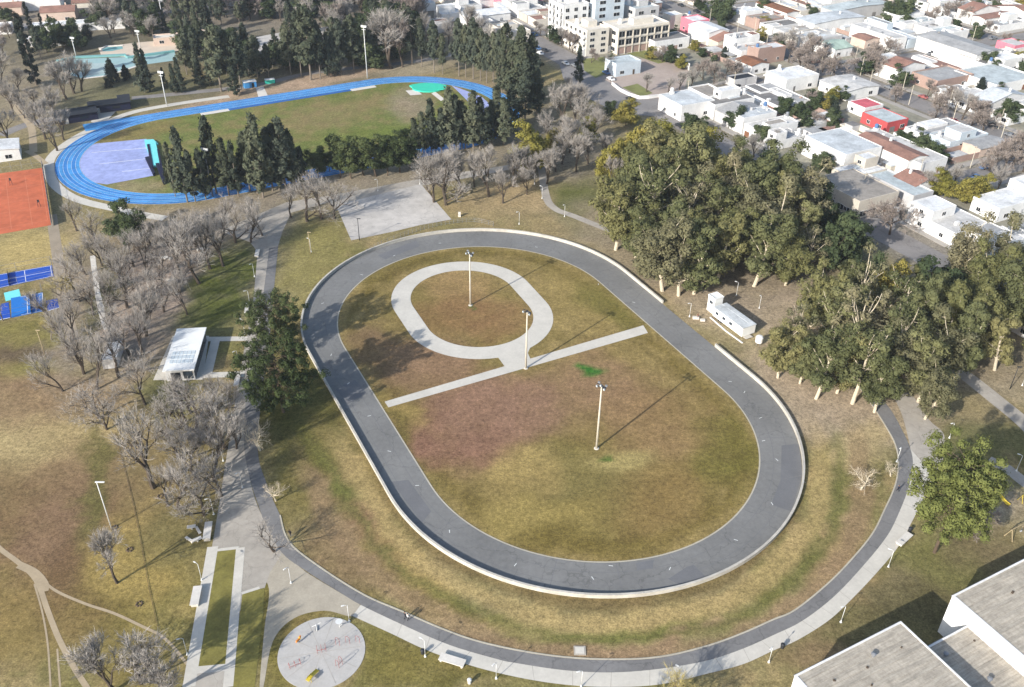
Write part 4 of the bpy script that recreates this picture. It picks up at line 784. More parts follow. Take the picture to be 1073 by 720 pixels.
t = thing('utility_cabinet', 'small pale utility cabinet on the grass above the paved court corner', 'cabinet', G(481.5, 227)); MB().box(0, 0, 0, .8, .6, 1.5).obj('cabinet', 'w_cream', t); MB().box(0, -.31, .2, .6, .03, 1.1).obj('door', 'r_pale', t)
t = thing('manhole_cover', 'square pale concrete cover set in the bank above the loop path', 'cover', G(607.5, 682)); MB().box(0, 0, 0, 2.0, 1.8, .12).obj('rim', 'concrete_grey', t); MB().box(0, 0, .12, 1.5, 1.3, .03).obj('lid', 'concrete', t)
for x, y, lb in [(120, 553, 'grey stone lying by the tall white lamp post'), (136, 576, 'dark stone ring on grass between lamp post and thin fence'), (146, 633, 'dark stone ring on the yellow grass beside the thin fence'), (168, 520, 'pale stone lying under the big leaning bare tree')]:
    b = MB(); r = random.Random(int(x))
    for k in range(7):
        a = 2*PI*k/7; b.lathe(.5*math.cos(a), .5*math.sin(a), [(.16+r.random()*.1, -.02), (.2, .08), (.1, .15+r.random()*.1)], 7)
    o = b.obj('stone_ring', 'bark'); o.location = G(x, y); tag(o, lb, 'stones')

# railing round the upper bend
rail = smooth_line(GL([(380, 269), (400, 257), (420, 249), (445, 240.5), (471, 235), (497, 233), (517, 237)]), 6)
t = thing('railing', 'white metal railing behind the top bend of the skating track', 'railing', rail[0])
acc = 0; last = None
for i, p in enumerate(rail):
    if last is None or (p-last).length > 1.3:
        MB().tube([(0, 0, 0), (0, 0, 1.5)], .05, 6).obj('post', 'metal_grey', t).location = p - rail[0]; last = p
for z in (.3, .9, 1.45): MB().tube([q - rail[0] + Vector((0, 0, z)) for q in rail], .025, 5).obj('rail', 'metal_grey', t)
# thin fence across the west lawn
fl = GL([(121, 455), (130, 490), (140, 530), (148, 570), (156, 615), (165, 656)])
t = thing('wire_fence', 'thin low dark wire fence crossing the lawn beside the brown field', 'fence', fl[0])
fl = smooth_line(fl, 5)
for i, p in enumerate(fl): MB().tube([(0, 0, 0), (0, 0, .25)], .05, 5).obj('post', 'bark', t).location = p - fl[0]
for z in (.12,): MB().tube([q - fl[0] + Vector((0, 0, z)) for q in fl], .035, 4).obj('wire', 'bark', t)

# ---------------------------------------------------------------- round exercise plaza
def bow(label, p, yaw, n, h, m='red', w=1.0, name='pull_up_frame'):
    t = thing(name, label, 'exercise frame', G(*p, .07), yaw)
    for k in range(n):
        x = (k-(n-1)/2)*w
        MB().tube([(x, -.35, 0), (x, -.35, h*.8), (x, -.1, h), (x, .2, h), (x, .35, h*.8), (x, .35, 0)], .035, 6).obj('hoop', m, t)
    MB().tube([(-(n-1)*w/2-.1, -.35, h*.5), ((n-1)*w/2+.1, -.35, h*.5)], .04, 6).obj('bar', m, t)
bow('red hoop frames in a cluster at the middle of the round plaza', (337, 682), .3, 3, 1.4, w=.7); bow('single thin red hoop on the round plaza nearest the pale walk', (364.5, 674), 1.3, 1, 1.7); bow('red hoop pair on the round plaza near its walk side', (354, 676), 1.3, 1, 1.9)
bow('very thin red hoop at the edge of the round plaza', (375, 673), 1.3, 1, 1.6); bow('two red leaning bars on the lower part of the round plaza', (355.5, 697), 1.0, 2, 1.7, w=.8); bow('low red hoops in a row on the sandy side of the round plaza', (309, 697), .5, 3, .9, w=.9)
t = thing('slide_tunnel', 'bright yellow curved play slide on the lower part of the round plaza', 'slide', G(329, 709, .07), R(62)); t.scale = (.8, .8, .8)
b = MB(); pts = smooth_line([Vector((-1.6, 0, 1.0)), Vector((-.6, 0, .95)), Vector((.4, .1, .5)), Vector((1.6, .2, .12))], 4); ribbon_pts = pts
for i in range(len(pts)-1):
    a, c = pts[i], pts[i+1]
    for s0, s1, z0, z1 in ((-.45, -.35, .22, 0), (-.35, .35, 0, 0), (.35, .45, 0, .22)):
        b.add([(a.x, a.y+s0, a.z+z0), (c.x, c.y+s0, c.z+z0), (c.x, c.y+s1, c.z+z1), (a.x, a.y+s1, a.z+z1)], [(0, 1, 2, 3)])
b.obj('chute', 'yellow', t); MB().tube([(-1.3, -.4, 0), (-1.3, -.4, 1.0)], .05, 6).obj('leg', 'yellow', t); MB().tube([(-1.3, .4, 0), (-1.3, .4, 1.0)], .05, 6).obj('leg', 'yellow', t); MB().box(-1.5, 0, .95, .9, .9, .08).obj('platform', 'yellow', t)
t = thing('exercise_bike', 'pale grey exercise device with a dish near the top edge of the round plaza', 'exercise device', G(356, 657, .07), .4)
MB().tube([(0, 0, 0), (0, 0, 1.2)], .07, 8).obj('post', 'metal_white', t); MB().lathe(0, 0, [(.1, 1.15), (.5, 1.3), (.62, 1.45)], 14).obj('dish', 'metal_white', t); MB().box(.7, 0, .5, .5, .3, .1).obj('seat', 'metal_grey', t); MB().tube([(0, 0, .3), (.7, 0, .5)], .05, 6).obj('strut', 'metal_white', t)
t = thing('exercise_cross', 'white three armed exercise post on the sandy side of the round plaza top', 'exercise device', G(332, 661, .07), .2)
MB().tube([(0, 0, 0), (0, 0, 1.6)], .07, 8).obj('post', 'metal_white', t); MB().tube([(-.7, 0, 1.2), (.8, .3, 1.55)], .05, 6).obj('arm', 'metal_white', t); MB().box(0, .5, 0, .5, 1.0, .12).obj('footplate', 'metal_grey', t)
t = thing('spring_rider', 'small orange and yellow spring rider on the round plaza', 'spring rider', G(313, 673, .07), 1.0)
MB().tube([(0, 0, 0), (0, 0, .45)], .12, 8).obj('spring', 'metal_grey', t); b = MB(); b.box(0, 0, .45, 1.1, .22, .4, 0, 0, .8); b.box(.45, 0, .8, .3, .2, .35); b.obj('body', 'orange', t); MB().tube([(.25, -.35, .9), (.25, .35, .9)], .04, 6).obj('handle', 'yellow', t)
# play yard by the tufted pine
t = thing('slide', 'yellow slide leaning out from the green tufted pine', 'slide', G(1047, 524), R(-55))
b = MB()
for s0, s1, z0, z1 in ((-.4, -.32, .2, 0), (-.32, .32, 0, 0), (.32, .4, 0, .2)): b.add([(-1.6, s0, 1.7+z0), (1.4, s0, .3+z0), (1.4, s1, .3+z1), (-1.6, s1, 1.7+z1)], [(0, 1, 2, 3)]); b.add([(1.4, s0, .3+z0), (2.1, s0, .22+z0), (2.1, s1, .22+z1), (1.4, s1, .3+z1)], [(0, 1, 2, 3)])
b.obj('chute', 'yellow', t); MB().box(-2.0, 0, 1.65, .9, .9, .08).obj('platform', 'metal_grey', t)
for s in (-.4, .4): MB().tube([(-1.7, s, 0), (-1.7, s, 2.4)], .05, 6).obj('leg', 'metal_grey', t); MB().tube([(-2.5, s, 0), (-2.3, s, 1.7)], .05, 6).obj('ladder_rail', 'metal_grey', t)
t = thing('play_frame', 'small yellow climbing frame at the edge of the play yard', 'climbing frame', G(1071, 525), .4)
for s in (-.6, .6): MB().tube([(s, -.6, 0), (s, 0, 1.7), (s, .6, 0)], .06, 6).obj('leg', 'yellow', t)
MB().tube([(-.6, 0, 1.7), (.6, 0, 1.7)], .06, 6).obj('bar', 'yellow', t)
t = thing('swing_frame', 'tall pale wooden swing frame beside the dark play yard, white swing seat', 'swing', G(1066, 560), R(28))
hh = 2.5; 
for s in (-2.6, 2.6):
    MB().tube([(s, -.9, 0), (s, 0, hh)], .09, 6).obj('leg', 'wood', t); MB().tube([(s, .9, 0), (s, 0, hh)], .09, 6).obj('leg', 'wood', t)
MB().tube([(-2.9, 0, hh), (2.9, 0, hh)], .1, 8).obj('beam', 'wood', t); MB().box(.8, 0, .5, .5, .24, .06).obj('swing_seat', 'metal_white', t); MB().tube([(.6, 0, .5), (.6, 0, hh)], .02, 4).obj('chain', 'metal_grey', t); MB().tube([(1.0, 0, .5), (1.0, 0, hh)], .02, 4).obj('chain', 'metal_grey', t)

# ---------------------------------------------------------------- people
def person(label, p, yaw, shirt, trousers, stride=.22, arm=.15, hair=(40, 32, 26)):
    t = thing('person', label, 'person', p, yaw); H = 1.72; st = stride
    V_ = [(0, 0, .93), (0, 0, 1.15), (0, 0, 1.36), (0, .02, 1.47), (0, .03, 1.56), (0, .03, 1.66),
          (-.1, 0, .88), (-.11, st*.5+.03, .5), (-.11, st, .09), (-.11, st+.14, .04), (.1, 0, .88), (.11, -st*.3+.05, .5), (.11, -st, .12), (.11, -st+.13, .04),
          (-.2, 0, 1.38), (-.25, -arm*.6, 1.12), (-.24, -arm*.3+.1, .86), (-.24, -arm*.2+.14, .77), (.2, 0, 1.38), (.25, arm*.6, 1.12), (.24, arm+.1, .87), (.24, arm+.14, .78), (0, .08, 1.6)]
    E_ = [(0, 1), (1, 2), (2, 3), (3, 4), (4, 5), (0, 6), (6, 7), (7, 8), (8, 9), (0, 10), (10, 11), (11, 12), (12, 13), (2, 14), (14, 15), (15, 16), (16, 17), (2, 18), (18, 19), (19, 20), (20, 21), (4, 22)]
    rad = [.15, .14, .16, .06, .095, .085, .1, .07, .05, .045, .1, .07, .05, .045, .075, .05, .038, .04, .075, .05, .038, .04, .05]
    me = bpy.data.meshes.new('body'); me.from_pydata(V_, E_, []); o = bpy.data.objects.new('body', me); C.objects.link(o)
    md = o.modifiers.new('skin', 'SKIN'); sv = me.skin_vertices[0].data
    for i, r in enumerate(rad): sv[i].radius = (r, r)
    sv[0].use_root = True; o.modifiers.new('sub', 'SUBSURF').levels = 1; bpy.context.view_layer.update()
    m2 = bpy.data.meshes.new_from_object(o.evaluated_get(bpy.context.evaluated_depsgraph_get())); bpy.data.objects.remove(o)
    for c, nm in ((A(206, 160, 132), 'skin'), (A(*shirt), 'shirt'), (A(*trousers), 'trousers'), (A(50, 46, 44), 'shoes')): m2.materials.append(mat(nm, c, var=0))
    for f in m2.polygons:
        z = f.center.z; f.use_smooth = True; f.material_index = 3 if z < .1 else 2 if z < .95 and abs(f.center.x) < .2 else 0 if (z > 1.46 or (abs(f.center.x) > .2 and z < .9)) else 1
    part('body', m2, t); b = MB(); b.lathe(0, .02, [(.09, 1.6), (.105, 1.66), (.1, 1.72), (.06, 1.76)], 10); h = b.obj('hair', mat('hair', A(*hair), var=0), t)
    return t
person('person in dark clothes walking beside another in a white top on the loop path', G(424.5, 648, .04), R(-60), (52, 50, 54), (40, 40, 48)); person('person in a white top walking beside another in dark clothes on the loop path', G(427.5, 650, .04), R(-55), (214, 210, 206), (48, 48, 56), .18)
person('person in dark clothes where the promenade path meets the loop path', G(304.5, 562, .04), R(150), (44, 44, 50), (50, 50, 58)); person('person in dark blue walking on the loop path beside the green tufted pine', G(940.5, 515, .04), R(20), (40, 46, 66), (44, 44, 50))
person('person in dark red on the earth by the opening of the skating track', G(731, 334), R(80), (112, 60, 56), (60, 60, 66))

# ---------------------------------------------------------------- stadium equipment
t = thing('landing_mat', 'large turquoise high jump landing mat with navy sides at the lavender apron edge', 'landing mat', G(158.5, 164), 0)
org = G(158.5, 164)
def loc(px, py, z=0): q = G(px, py, z) - org; return (q.x, q.y)
b = MB(); b.prism([loc(153, 153), loc(163.5, 151), (loc(169, 174)), loc(160.5, 176)], .02, .85); b.obj('cushion', 'turq', t)
b = MB(); b.prism([loc(151.5, 148), loc(161, 147.5), loc(166, 152), loc(153, 154.5)], .02, .6); b.obj('front_cushion', 'turq', t)
for k, q in enumerate([[(154.5, 154), (157, 153.5), (161, 176), (158.5, 176.5)], [(165, 159), (167, 158.7), (174, 193), (171.5, 194)], [(152.5, 167.5), (156.5, 166.5), (163, 184), (161, 185)], [(163.5, 174), (167, 173.5), (174, 192), (171, 193)]]):
    MB().prism([loc(*p) for p in q], .03, 1.0+.012*k).obj('side_wedge', 'navy', t)
t = thing('throwing_pad', 'teal covered throwing pad on the grass at the far bend of the blue track', 'pad', G(448.5, 92.5)); org = G(448.5, 92.5)
b = MB(); b.prism([(c.x, c.y) for c in [Vector((8.5*math.cos(a)*(1 if k < 9 else .8), 5.5*math.sin(a), 0)) for k, a in enumerate([2*PI*i/18 for i in range(18)])]], .0, .5); b.obj('cover', 'teal', t); MB().prism([(4, -4), (8, -3), (8, 1), (5, 1)], .5, .9).obj('cover_fold', 'teal', t)
for lb, p, w, d, h, yaw in [('low navy cabin with a dark awning by the bend of the blue track', (82, 125), 14, 7, 3.2, .5), ('long dark navy shed behind the start of the sprint straight', (116, 115), 15, 5, 3.2, .42), ('small dark box shed at the end of the long navy shed', (131, 109), 4, 4, 3, .42)]:
    t = thing('shed', lb, 'shed', G(*p), yaw, None)
    MB().box(0, 0, 0, w, d, h).obj('wall', 'navy', t); b = MB(); b.box(0, -.3, h, w+.8, d+1.2, .18); b.obj('roof', 'dark_fab', t); MB().box(-w*.3, -d/2-.03, 0, 1.2, .05, 2.1).obj('door', 'r_pale', t)
    if w > 10: MB().box(w*.15, -d/2-.03, 1.1, 3, .05, 1).obj('window', 'glass_dark', t)
t = thing('starter_hut', 'small blue and white hut beside the service road behind the far straight', 'hut', G(262, 91), .5); MB().box(0, 0, 0, 5, 3, 2.4).obj('wall', 'blue_a', t); MB().box(0, 0, 2.4, 5.4, 3.4, .15).obj('roof', 'r_white', t); MB().box(1, -1.52, 0, 1, .05, 2).obj('door', 'glass_dark', t)
sheet('start_slab', GL([(268, 92), (276, 90.5), (281, 101), (271, 103)]), .034, 'concrete_pale')
t = thing('equipment_crate', 'green equipment crate beside the small blue and white hut', 'crate', G(283, 87), .4); MB().box(0, 0, 0, 4, 2, 1.6).obj('crate', 'teal', t); MB().box(0, 0, 1.6, 4.1, 2.1, .15).obj('lid', 'w_white', t)

# ---------------------------------------------------------------- courts
def poly_thing(name, label, cat, pts, m, z, h=.02):
    q = GL(pts); o = q[0].copy(); t = thing(name, label, cat, o); MB().prism([(p.x-o.x, p.y-o.y) for p in q], .0, z).obj('surface', m, t); return t, o
ccs = [(-60, 190), (44.4, 176), (53.5, 236), (-60, 256)]
t, o = poly_thing('clay_court', 'orange clay tennis court beyond the bend of the blue track', 'tennis court', ccs, 'clay', .05)
b = MB()
for a, c in [((-2, 188), (42, 182)), ((-2, 200), (44, 193)), ((0, 214), (47, 206)), ((-2, 240), (50, 231)), ((6, 186), (12, 240)), ((26, 184), (34, 236)), ((42, 182), (50, 231)), ((0, 224), (49, 217))]: ribbon(b, [G(*a)-o, G(*c)-o], .12, .055)
b.obj('court_lines', 'clay_line', t)
for p, lb in [((12, 194), 'dark umpire chair on the orange clay court, farther from the trees'), ((41.5, 217), 'dark umpire chair on the orange clay court beside the screened fence')]:
    q = thing('umpire_chair', lb, 'chair', G(*p, .05), .3)
    for sx in (-.3, .3):
        for sy in (-.3, .3): MB().tube([(sx*1.3, sy*1.3, 0), (sx, sy, 1.7)], .04, 5).obj('leg', 'metal_dark', q)
    MB().box(0, 0, 1.7, .6, .6, .08).obj('seat', 'metal_dark', q); MB().box(0, .28, 1.78, .6, .06, .6).obj('backrest', 'metal_dark', q)
def fence(label, pts, h, m, name='court_fence', gap=3.0, screen=None):
    q = GL(pts); o = q[0].copy(); t = thing(name, label, 'fence', o)
    for a, c in zip(q[:-1], q[1:]):
        L = (c-a).length; k = max(1, int(L/gap))
        for i in range(k+1):
            s = a.lerp(c, i/k) - o; MB().tube([(s.x, s.y, 0), (s.x, s.y, h)], .055, 5).obj('post', m, t)
        for z in ((h*.5, h-.05)): MB().tube([a-o+Vector((0, 0, z)), c-o+Vector((0, 0, z))], .03, 4).obj('rail', m, t)
        if screen: b = MB(); ribbon(b, [a-o, c-o], .04, .2, 0, h*.62); b.obj('windscreen', screen, t)
fence('tall fence with a dark windscreen along the near side of the orange clay court', [(45, 174), (55, 237)], 3, 'metal_grey', screen='dark_fab')
fence('bare wire fence behind the orange clay court', [(-10, 182), (45, 174)], 3, 'metal_grey')
PADEL = [('upper', [(-70, 300), (54.5, 278), (56.5, 289.5), (-70, 317)], 'court_blue'), ('lower', [(11.5, 312.5), (44.8, 306.5), (46, 326), (12, 333)], 'court_blue2')]
for nm, pts, m in PADEL:
    lb = 'deep blue padel court with white lines, farther from the brown field' if nm == 'upper' else 'brighter blue padel court with white lines next to the brown field'
    t, o = poly_thing('padel_court', lb, 'padel court', pts, m, .05); q = GL(pts); b = MB()
    def lerp2(s, r): return (q[0].lerp(q[1], s)).lerp(q[3].lerp(q[2], s), r) - o
    for s in (.5, .76, .985): ribbon(b, [lerp2(s, .02), lerp2(s, .98)], .14, .055)
    ribbon(b, [lerp2(.5, .5), lerp2(.985, .5)], .14, .055); ribbon(b, [lerp2(.3, .97), lerp2(.99, .97)], .14, .055); ribbon(b, [lerp2(.3, .03), lerp2(.99, .03)], .14, .055)
    b.obj('court_lines', 'white_paint', t); n_ = MB(); ribbon(n_, [lerp2(.62, 0), lerp2(.62, 1)], .05, .05, 0, .9); n_.obj('net', 'metal_dark', t)
t, o = poly_thing('padel_court', 'partly hidden blue padel court slab with a pale edge at the lane side', 'padel court', [(48, 315.5), (60, 313), (62, 322.5), (50, 326)], 'court_blue', .05); b = MB(); q = GL([(50, 326), (62, 322.5)]); ribbon(b, [q[0]-o, q[1]-o], .25, .056); b.obj('court_lines', 'white_paint', t)
t, o = poly_thing('padel_court', 'blue padel court slab cut by the photo edge, nearest the brown field', 'padel court', [(-60, 330), (9, 317), (11, 333), (-60, 348)], 'court_blue', .05); b = MB(); q = GL([(-60, 348), (11, 333)]); ribbon(b, [q[0]-o, q[1]-o], .25, .056); b.obj('court_lines', 'white_paint', t)
sheet('court_apron', GL([(4, 307), (20, 303), (22, 311), (6, 316)]), .03, 'turq')
fence('pale framed fence around the deep blue padel court', [(-20, 291.5), (54.5, 277), (57, 290), (-20, 308)], 2.6, 'metal_grey', gap=9)
fence('pale framed fence around the brighter blue padel court', [(-10, 337), (46, 326.5), (44.5, 305)], 2.6, 'metal_grey', gap=9)

# ---------------------------------------------------------------- pools
t = thing('swimming_pool', 'large pale turquoise swimming pool drained to a grey floor', 'pool', G(110, 70)); o = G(110, 70)
b = MB(); b.sheet([tuple((G(*p)-o).to_2d()) for p in [(60, 66), (78, 62), (131, 60), (183, 55), (186, 63), (143, 69), (112, 79), (86, 82), (70, 78)]], .04); b.obj('basin', 'pool', t)
b = MB(); b.sheet([tuple((G(*p)-o).to_2d()) for p in [(64, 68), (110, 66), (128, 68), (108, 78), (88, 80), (72, 77)]], .046); b.obj('pool_floor', 'pool_floor', t)
b = MB(); ribbon(b, [G(*p)-o for p in [(60, 65), (78, 61), (131, 58.5), (134, 61), (183, 54.5)]], 1.6, 0, 0, .8); b.obj('pool_wall', 'pool_wall', t)
b = MB(); ribbon(b, [G(*p)-o for p in [(86, 82.5), (112, 79.5), (143, 69.5)]], 1.4, 0, 0, .12); b.obj('pool_coping', 'white_wall', t)
sheet('pool_deck', GL([(103, 50), (140, 45), (186, 41), (196, 50), (182, 55), (134, 60), (106, 58)]), .022, 'deck')
t = thing('paddling_pool', 'small shallow turquoise paddling pool on the beige deck', 'pool', G(118, 51)); o = G(118, 51); b = MB(); b.sheet([tuple((G(*p)-o).to_2d()) for p in [(107, 52), (112, 49.5), (128, 48.5), (129, 51), (118, 53.5), (108, 54)]], .05); b.obj('basin', 'pool_wall', t); b = MB(); ribbon(b, [G(*p)-o for p in [(105, 52), (111, 48.8), (129, 47.8)]], 1.0, 0, 0, .3); b.obj('pool_coping', 'white_wall', t)
sheet('ball_court', GL([(252, 42), (300, 33), (345, 28), (350, 38), (305, 52), (268, 60), (256, 54)]), .03, 'court_slab')

# ---------------------------------------------------------------- town: streets and pavements
def uvquad(u0, u1, v0, v1): return [UV(u0, v0), UV(u1, v0), UV(u1, v1), UV(u0, v1)]
for nm, q in (('street', (212, 226, 285, 700)), ('street', (213, 224, 60, 285)), ('street', (314, 326, 60, 700)), ('street', (423, 435, 60, 700)), ('street', (530, 542, 60, 700))):
    sheet(nm, uvquad(*q), .05, 'street')
for q in ((226, 314, 183, 192), (326, 423, 183, 192), (435, 530, 183, 192), (226, 314, 293, 301), (326, 423, 293, 301), (435, 530, 293, 301), (226, 314, 401, 409), (326, 423, 401, 409), (435, 530, 401, 409), (-60, 212, 520, 530), (226, 314, 509, 517), (326, 423, 509, 517), (435, 530, 509, 517)):
    sheet('street', uvquad(*q), .05, 'street')
sheet('street', GL([(585, 62), (625, 70), (640, 88), (670, 106), (694, 112), (690, 122), (650, 120), (610, 100), (590, 82)]), .056, 'street')
sheet('street', GL([(905, 220), (930, 208), (960, 214), (935, 240), (920, 250)]), .056, 'street')
BL = [(228, 312, 194, 291), (328, 421, 194, 291), (228, 312, 303, 399), (328, 421, 303, 399), (437, 528, 194, 291), (437, 528, 303, 399), (228, 312, 84, 181), (328, 421, 84, 181), (228, 312, 411, 507), (328, 421, 411, 507), (437, 528, 411, 507), (228, 312, 519, 600), (328, 421, 519, 600), (130, 210, 532, 600), (437, 528, 519, 600)]
for q in BL:
    b = MB(); b.prism([tuple(p.to_2d()) for p in uvquad(*q)], 0, .13); struct(b.obj('pavement', 'pavement'))
    b = MB(); b.sheet([tuple(p.to_2d()) for p in uvquad(q[0]+3, q[1]-3, q[2]+3, q[3]-3)], .135); struct(b.obj('yard_ground', 'yard'))

# ---------------------------------------------------------------- houses
HOUSES = []
WC = {'w_white': 'white', 'w_cream': 'cream', 'w_grey': 'grey', 'w_salmon': 'salmon', 'w_pink': 'pink', 'w_red': 'red', 'w_blue': 'pale blue', 'w_yellow': 'yellow', 'w_brick': 'tan', 'w_stone': 'beige'}
RC = {'r_pale': 'pale', 'r_grey': 'grey', 'r_dark': 'dark', 'r_white': 'white', 'r_blue': 'bluish', 'r_tile': 'reddish', 'r_brown': 'brown', 'r_sage': 'sage green', 'r_pink': 'pink', 'r_turq': 'turquoise grey', 'r_brown2': 'weathered', 'dark_fab': 'black'}
def shell(w, d, h, para, cx=0, cy=0, z0=0, t=.22):
    b = MB(); H = h+para; x0, x1, y0, y1 = cx-w/2, cx+w/2, cy-d/2, cy+d/2
    v = [(x0, y0), (x1, y0), (x1, y1), (x0, y1)]; i = [(x0+t, y0+t), (x1-t, y0+t), (x1-t, y1-t), (x0+t, y1-t)]
    vs = [(*p, z0) for p in v] + [(*p, z0+H) for p in v] + [(*p, z0+H) for p in i] + [(*p, z0+h) for p in i]; fs = []
    for k in range(4):
        j = (k+1) % 4; fs += [(k, j, 4+j, 4+k), (4+k, 4+j, 8+j, 8+k), (8+k, 8+j, 12+j, 12+k)]
    b.add(vs, fs); return b
def flat(w, d, z, cx=0, cy=0, t=.22):
    b = MB(); b.box(cx, cy, z, w-2*t-.01, d-2*t-.01, .06)
    return b
def gable(w, d, h, rise, cx=0, cy=0, ov=.35, axis=0):
    b = MB(); W, D = w/2+ov, d/2+ov; tk = .14
    if axis == 0: e = [(-W, -D, h), (W, -D, h), (W, 0, h+rise), (-W, 0, h+rise), (-W, D, h), (W, D, h)]; f = [(0, 1, 2, 3), (3, 2, 5, 4)]
    else: e = [(-W, -D, h), (-W, D, h), (0, D, h+rise), (0, -D, h+rise), (W, -D, h), (W, D, h)]; f = [(0, 3, 2, 1), (3, 4, 5, 2)]
    vs = [(x+cx, y+cy, z) for x, y, z in e] + [(x+cx, y+cy, z+tk) for x, y, z in e]
    b.add(vs, f + [tuple(6+i for i in q) for q in f] + ([(0, 6, 7, 1), (4, 5, 11, 10), (0, 3, 9, 6), (3, 4, 10, 9), (1, 7, 8, 2), (2, 8, 11, 5)] if axis == 0 else [(0, 1, 7, 6), (4, 10, 11, 5), (0, 6, 9, 3), (3, 9, 10, 4), (1, 2, 8, 7), (2, 5, 11, 8)])); return b
def gable_ends(b, w, d, h, rise, axis=0):
    if axis == 0: b.add([(-w/2, -d/2, h), (-w/2, d/2, h), (-w/2, 0, h+rise)], [(0, 1, 2)]); b.add([(w/2, -d/2, h), (w/2, d/2, h), (w/2, 0, h+rise)], [(0, 1, 2)])
    else: b.add([(-w/2, -d/2, h), (w/2, -d/2, h), (0, -d/2, h+rise)], [(0, 1, 2)]); b.add([(-w/2, d/2, h), (w/2, d/2, h), (0, d/2, h+rise)], [(0, 1, 2)])
def win(par, x, y, z, w, h, side, r):
    b = MB()
    if side in 'ns': s = -1 if side == 's' else 1; b.box(x, y+s*.025, z, w+.2, .05, h+.2, 0, 1); b.box(x, y+s*.06, z+.1, w, .03, h, 0, 0); b.box(x, y+s*.08, z+.1, .06, .03, h, 0, 1)
    else: s = -1 if side == 'w' else 1; b.box(x+s*.025, y, z, .05, w+.2, h+.2, 0, 1); b.box(x+s*.06, y, z+.1, .03, w, h, 0, 0); b.box(x+s*.08, y, z+.1, .03, .06, h, 0, 1)
    return b.obj('window', ['glass_dark', 'w_white'], par)
def door(par, x, y, z, w, h, side, m='bark'):
    b = MB()
    if side in 'ns': s = -1 if side == 's' else 1; b.box(x, y+s*.03, z, w, .06, h)
    else: s = -1 if side == 'w' else 1; b.box(x+s*.03, y, z, .06, w, h)
    return b.obj('door', m, par)
def tank(par, x, y, z, m, r=.7):
    b = MB(); b.box(x, y, z, 1.5, 1.5, .9, 0, 1); b.lathe(x, y, [(r, z+.9), (r, z+2.1), (r*.7, z+2.4), (.1, z+2.45)], 10); return b.obj('water_tank', [m, 'w_white'], par)
VENT = [MB().box(0, 0, 0, 1, 1, 1, 0, 0, .92).mesh('roof_vent', m) for m in ('w_grey', 'w_white', 'metal_grey', 'w_brick')]
